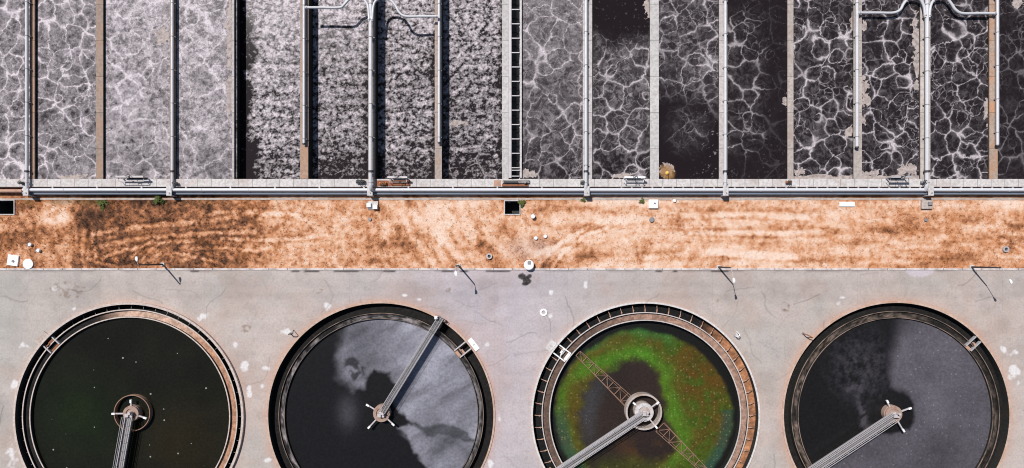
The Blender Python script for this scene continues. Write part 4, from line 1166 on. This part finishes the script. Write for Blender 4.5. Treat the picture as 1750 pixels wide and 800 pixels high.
def w2(X, Y):
    q = CL[2]; x, y = px_of(X * zc_(q)), py_of(Y * zc_(q))
    wx = x + 22 * (fbm(X, Y, .2, 660, 4) - .5) + 9 * (fbm(X, Y, .9, 665, 3) - .5); wy = y + 22 * (fbm(X, Y, .2, 670, 4) - .5) + 9 * (fbm(X, Y, .9, 675, 3) - .5)
    inner = [(988, 730), (986, 705), (996, 672), (1018, 648), (1042, 634), (1060, 620), (1084, 614), (1108, 621), (1128, 640), (1132, 668), (1140, 690), (1140, 715), (1150, 745), (1150, 775), (1120, 800),
             (1100, 850), (1030, 830), (1000, 790)]
    s = -polysd(wx, wy, inner)                         # distance outside the clear patch
    ang = np.degrees(np.arctan2(-(y - 700), x - 1100)) # 0 right, 90 up
    n1 = fbm(X, Y, .35, 680, 4); n2 = fbm(X, Y, 1.0, 690, 4); n3 = fbm(X, Y, .12, 700, 3)
    olive = np.array(lin(82, 74, 28)); bright = np.array(lin(74, 119, 32)); dgr = np.array(lin(62, 112, 52)); dark = np.array(lin(52, 43, 39)); teal = np.array(lin(50, 84, 76)); blu = np.array(lin(82, 86, 90))
    dgrn = np.array(lin(60, 92, 26))
    n4 = fbm(X, Y, 2.4, 695, 3, .75)
    c = olive[None] * (.30 + .75 * n2 + .65 * n4)[:, None]
    c = c + (dgrn * (.5 + n4)[:, None] - c) * (sst(.44, .66, n1) * .6)[:, None]
    # bright crescent hugging the clear patch over the top and down the right
    wdt = np.interp(ang, [-180, -120, -80, -50, -10, 40, 80, 120, 150, 180], [16, 8, 8, 22, 34, 22, 22, 26, 20, 16])
    off = np.interp(ang, [-180, -100, -50, 60, 120, 160, 180], [26, 8, 14, 12, 14, 28, 26])
    a = np.exp(-((s - off) / (wdt * .62)) ** 2) * np.interp(ang, [-180, -120, -75, -40, 0, 40, 90, 140, 180], [.50, .15, .25, .85, .9, .75, .95, .85, .5])
    c = c + (bright * (.5 + .5 * n2 + .5 * n4)[:, None] - c) * np.clip(a * (.78 + .45 * n1), 0, 1)[:, None]
    amb = np.exp(-((s - off - wdt * 1.15) / 7) ** 2) * sst(100, 150, ang) * .7
    c = c + (np.array(lin(112, 92, 34)) - c) * amb[:, None]
    # upper left: dark green shoulder
    sh = sst(38, 58, s) * sst(150, 110, np.abs(ang - 118) * 2.6)
    c = c + (dgr * (.5 + .7 * n1)[:, None] - c) * (sh * .8)[:, None]
    # red brown litter on the right
    br = sst(1.2, .2, np.hypot((x - 1205) / 62, (y - 640) / 115)) * sst(.36, .58, n2)
    br = np.maximum(br, .8 * sst(1.1, .3, np.hypot((x - 980) / 22, (y - 690) / 70)) * sst(.4, .6, n1))
    c = c + (np.array(lin(92, 62, 24)) - c) * (br * .7)[:, None]
    tl = sst(120, 150, np.hypot(x - 1102, y - 710)) * sst(-8, -45, ang) * sst(-100, -50, ang)
    c = c + (teal - c) * (tl * .6)[:, None]
    tl2 = sst(125, 140, np.hypot(x - 1102, y - 710)) * sst(170, 195, np.where(ang < 0, ang + 360, ang))
    c = c + (teal * .8 - c) * (tl2 * .6)[:, None]
    ins = sst(9, -9, s + 10 * (n2 - .5))
    ic = dark[None] * (.55 + .6 * n3)[:, None]
    warm_ = sst(1.2, .2, np.hypot((x - 1105) / 60, (y - 760) / 45)) * sst(.35, .6, n1)
    ic = ic + (np.array(lin(84, 58, 34)) - ic) * (warm_ * .7)[:, None]
    bl = sst(30, -2, np.abs(s + 16)) * sst(1060, 1000, x) * sst(800, 700, y)
    ic = ic + (blu * .75 - ic) * (bl * .55)[:, None]
    c = c + (ic - c) * ins[:, None]
    lowb = sst(770, 800, y + 20 * (n1 - .5)) * sst(1000, 1040, x) * sst(1150, 1120, x)
    c = c + (np.array(lin(70, 74, 28)) * (.5 + .8 * n2)[:, None] - c) * (lowb * .7)[:, None]
    # dark margin along the wall, wider towards the top
    rr = np.hypot(X - q['w'].x, Y - q['w'].y) + 1.1 * (fbm(X, Y, .4, 710, 3) - .5)
    A = np.degrees(np.arctan2(Y - q['w'].y, X - q['w'].x))
    lim = np.interp(A, [-180, -90, 0, 40, 90, 130, 180], [15.4, 15.6, 15.5, 14.7, 14.6, 15.1, 15.4])
    m = sst(lim + .25, lim - .7, rr)
    c = np.array([.012, .012, .011]) + (c - np.array([.012, .012, .011])) * m[:, None]
    return np.clip(c, .006, 1)
def w3(X, Y):
    q = CL[3]; x, y = px_of(X * zc_(q)), py_of(Y * zc_(q))
    wx = x + 10 * (fbm(X, Y, .5, 720, 4) - .5); wy = y + 10 * (fbm(X, Y, .5, 730, 4) - .5)
    film = [(1545, 530), (1532, 575), (1524, 605), (1520, 640), (1522, 664), (1540, 667), (1553, 674), (1561, 688), (1564, 706), (1562, 722), (1556, 735), (1540, 739), (1522, 742), (1500, 742), (1470, 755), (1430, 776), (1395, 800),
            (1400, 880), (1720, 880), (1720, 530)]
    s = polysd(wx, wy, film)
    sf = np.interp(y, [540, 600, 655, 680], [22, 18, 9, 4])
    f = sst(-sf, sf, s) * (.74 + .75 * (fbm(X, Y, .2, 740, 6, .6) - .5)) * (.78 + .34 * np.exp(-((x - 1610) / 75) ** 2 - ((y - 630) / 75) ** 2))
    n = fbm(X, Y, .8, 750, 5, .65)
    n5 = fbm(X, Y, 1.9, 755, 4, .75)
    f = np.maximum(f, .30 * sst(.36, .70, .5 * n + .5 * n5) * sst(1.25, .35, np.hypot((wx - 1472) / 66, (wy - 620) / 82) + .8 * (n - .5)))
    f = np.maximum(f, .38 * sst(11, 0, 10 * (n5 - .5) + segdist(wx, wy, [(1448, 668), (1470, 655), (1466, 680), (1476, 700), (1474, 722), (1484, 738)])) * sst(.35, .55, n + .05))
    f *= 1 - .35 * sst(1545, 1528, x) * sst(640, 560, y)
    dk = np.array([.0125, .012, .0125]); hi = np.array(lin(108, 104, 112))
    return np.clip(dk + (hi - dk) * f[:, None], 0, 1)
def m_water(name, rough, dens, fleck_col=(0.5, 0.5, 0.46), amt=.8, sc=.55, gate=None):
    k = NT(name, rough, 0.22)
    v = k.n('ShaderNodeTexVoronoi', {'feature': 'F1', 'voronoi_dimensions': '2D'}, Vector=k.vmath('ADD', k.pos, (sc * 91, sc * 37, 0)), Scale=sc)
    fl = k.math('LESS_THAN', v.outputs['Distance'], k.math('MULTIPLY', k.ramp(k.n('ShaderNodeSeparateColor', i0=v.outputs['Color']).outputs[0], 1 - dens, 1.0, 0.0, 1.0, False), .16 * sc))
    if gate: fl = k.math('MULTIPLY', fl, k.ramp(k.n('ShaderNodeSeparateColor', i0=k.attr('Col')['Color']).outputs[1], gate[0], gate[1]))
    fine = k.noise(k.pos, 2.5, 5, .7)
    c = k.mix(k.ramp(fine, .3, .7, 0, .62), k.attr('Col')['Color'], k.mix(1.0, k.attr('Col')['Color'], (.45, .45, .45), 'MULTIPLY'))
    c = k.mix(k.math('MULTIPLY', fl, amt), c, fleck_col)
    k.bump(k.noise(k.pos, 1.2, 2), .04, .05)
    return k.out(c)
disc(CL[0], 17.0, CL[0]['wz'], m_water('dark green water', .2, .16, (.42, .44, .38), .6, .42), {'Col': w0})
disc(CL[1], 16.5, CL[1]['wz'], m_water('milky film water', .3, .02, (.5, .5, .5), .3, .5), {'Col': w1})
disc(CL[2], 16.3, CL[2]['wz'], m_water('algae water', .35, .35, (.34, .29, .14), .28, 1.9, (.035, .06)), {'Col': w2})
disc(CL[3], 16.6, CL[3]['wz'], m_water('grey film water', .35, .25, (.36, .355, .36), .3, 1.3, (.05, .12)), {'Col': w3})

# ------------------------------------------------------------------ rotating bridges
def lattice(mb, a, b, w0_, w1_, r, bays, side):
    """flat lattice between two chords that draw together"""
    wd = lambda f: (w0_ + (w1_ - w0_) * f) / 2
    for s in (-1, 1): mb.tube([a + side * (s * wd(0)), b + side * (s * wd(1))], r, 6)
    for j in range(bays + 1):
        f = j / bays; p = a.lerp(b, f); mb.tube([p - side * wd(f), p + side * wd(f)], r * .7, 5)
        if j < bays:
            f2 = (j + 1) / bays; p2 = a.lerp(b, f2); s = 1 if j % 2 else -1
            mb.tube([p + side * (s * wd(f)), p2 - side * (s * wd(f2))], r * .6, 5)
def bridge(i, end, width, hub, hub_r, ring, arms, label, style, r_end=19.6):
    q = CL[i]
    zb = 1.0
    c = P(*hub, zb); c.z = 0
    e = P(*end, zb); e.z = 0
    d = (e - c).normalized(); n = Vector((-d.y, d.x, 0)); L = r_end
    t = thing('scraper_bridge', label, 'bridge', c, 'rotating bridges of the settling tanks')
    up = Vector((0, 0, 1))
    A = c + d * (hub_r * .3) + up * zb; B = c + d * L + up * zb
    mb = MB(); mb.bar(A, B, width * .62, .07); mb.build('deck', M['grey_steel'], t)
    for s in (-1, 1):
        mb = MB(); mb.bar(A + n * s * width * .5, B + n * s * width * .5, .13, .3); mb.build('girder', M['galv'], t)
        mb = MB()
        o = n * (s * width * .5)
        for z in (.55, 1.05): mb.tube([A + o + up * z, B + o + up * z], .045, 7)
        nb = 13
        for j in range(nb + 1):
            p = A.lerp(B, j / nb) + o; mb.tube([p, p + up * 1.05], .035, 6)
        mb.build('handrail', M['galv'], t)
    # hub drum and drive
    mb = MB(); mb.lathe([(.05, .5), (hub_r * .75, .5), (hub_r, .3), (hub_r, -1.5), (.05, -1.5)], c, 40); mb.build('drum', M['hub'] if i != 2 else M['footing'], t)
    mb = MB(); mb.lathe([(hub_r * .62, .503), (hub_r * .98, .503), (hub_r * .98, .66), (hub_r * .62, .66)], c, 40); mb.build('drive_ring', M['hub'] if i in (1,) else (M['hub'] if i != 2 else M['pad']), t)
    mb = MB(); mb.cyl((c.x, c.y), .42, .503, zb - .04, 16); mb.box(c.x - .5, c.x + .1, c.y - .4, c.y + .15, zb + .04, zb + .5); mb.cyl((c.x + .35, c.y + .25), .22, zb + .04, zb + .7, 14); mb.box(c.x + .2, c.x + .6, c.y - .5, c.y - .15, zb + .04, zb + .25)
    mb.build('drive_motor', M['pale_steel'], t, .02)
    zr = .35
    if ring:
        mb = MB(); rr, rw, rm = ring; mb.lathe([(rr - rw, -1.4), (rr, -1.4), (rr, zr), (rr - rw, zr)], c, 56); mb.build('well_ring', rm, t)
    for (ax, ay) in arms:
        p = P(ax, ay, zr + .2); p.z = 0
        v = (p - c).normalized()
        mb = MB(); mb.bar(c + v * hub_r * .6 + up * (zr + .15), p + up * (zr + .15), .22, .2)
        mb.build('arm', M['pale_steel'], t)
        mb = MB(); mb.bar(p - v * .55 + up * (zr + .28), p + up * (zr + .28), .3, .2); mb.build('arm_tip', M['white'], t)
    # end carriage on the rim
    mb = MB(); E = c + d * (L - .35); mb.bar(E - n * 1.0 + up * (zb - .35), E + n * 1.0 + up * (zb - .35), .3, .4)
    for s in (-1, 1):
        o = E + n * s * .8; mb.tube([o + d * -.1 + up * .5, o + d * .1 + up * .5], .32, 16)
        mb.bar(o + up * .5, o + up * (zb - .3), .14, .14)
    mb.build('end_carriage', M['rust_pale'], t)
    mb = MB(); mb.box(E.x - .9, E.x - .4, E.y - .05, E.y + .45, zb + .06, zb + .7); mb.build('control_box', M['white'], t, .02)
    # scum skimmer under the bridge
    mb = MB(); mb.bar(c + d * 3 + n * .1 + up * (q['wz'] + .15), c + d * (q['weir'][1] - .2) + n * .1 + up * (q['wz'] + .15), .06, .35); mb.build('scraper_blade', M['dark'], t)
    return t, c, d, n
bridge(0, (205, 800), 1.1, (221, 708), 1.35, (3.1, .12, M['rake']), [(191.5, 707), (251, 715), (224, 683)], 'pale bridge over dark green water, pointing down from a thin brown ring', 'light', 19.0)
bridge(1, (752, 545), .95, (651, 708), 1.45, None, [(626, 691), (629, 732), (674, 727)], 'narrow railed bridge reaching the upper right rim over milky film', 'dark', 19.4)
t3, c3, d3, n3 = bridge(2, (958, 802), 1.15, (1102, 706), 1.6, (3.1, .30, M['footing']), [(1126, 687), (1123, 732), (1082, 688)], 'pale bridge from a wide pale ring over green algae, pointing lower left', 'light', 18.9)
bridge(3, (1390, 802), 1.2, (1530, 709), 1.45, None, [(1515, 684), (1557, 697), (1545, 738)], 'pale bridge with three stub arms over grey purple film, pointing lower left', 'light', 19.0)
# rusty rake trusses of the algae tank, riding just above the water
for (a, b, w_) in (((1078, 690), (988, 604), 2.1), ((1128, 730), (1212, 812), 2.1)):
    z = -.85
    A = P(*a, z); B = P(*b, z); dd = (B - A).normalized(); side = Vector((-dd.y, dd.x, 0))
    mb = MB(); lattice(mb, A, B, w_, w_ * .5, .055, 8, side)
    A2 = A + Vector((0, 0, -.2)); B2 = B + Vector((0, 0, -.2))
    lattice(mb, A2 + side * .12, B2 + side * .12, w_ * .75, w_ * .4, .035, 8, side)
    mb.build('rake_truss', M['rake'], t3)
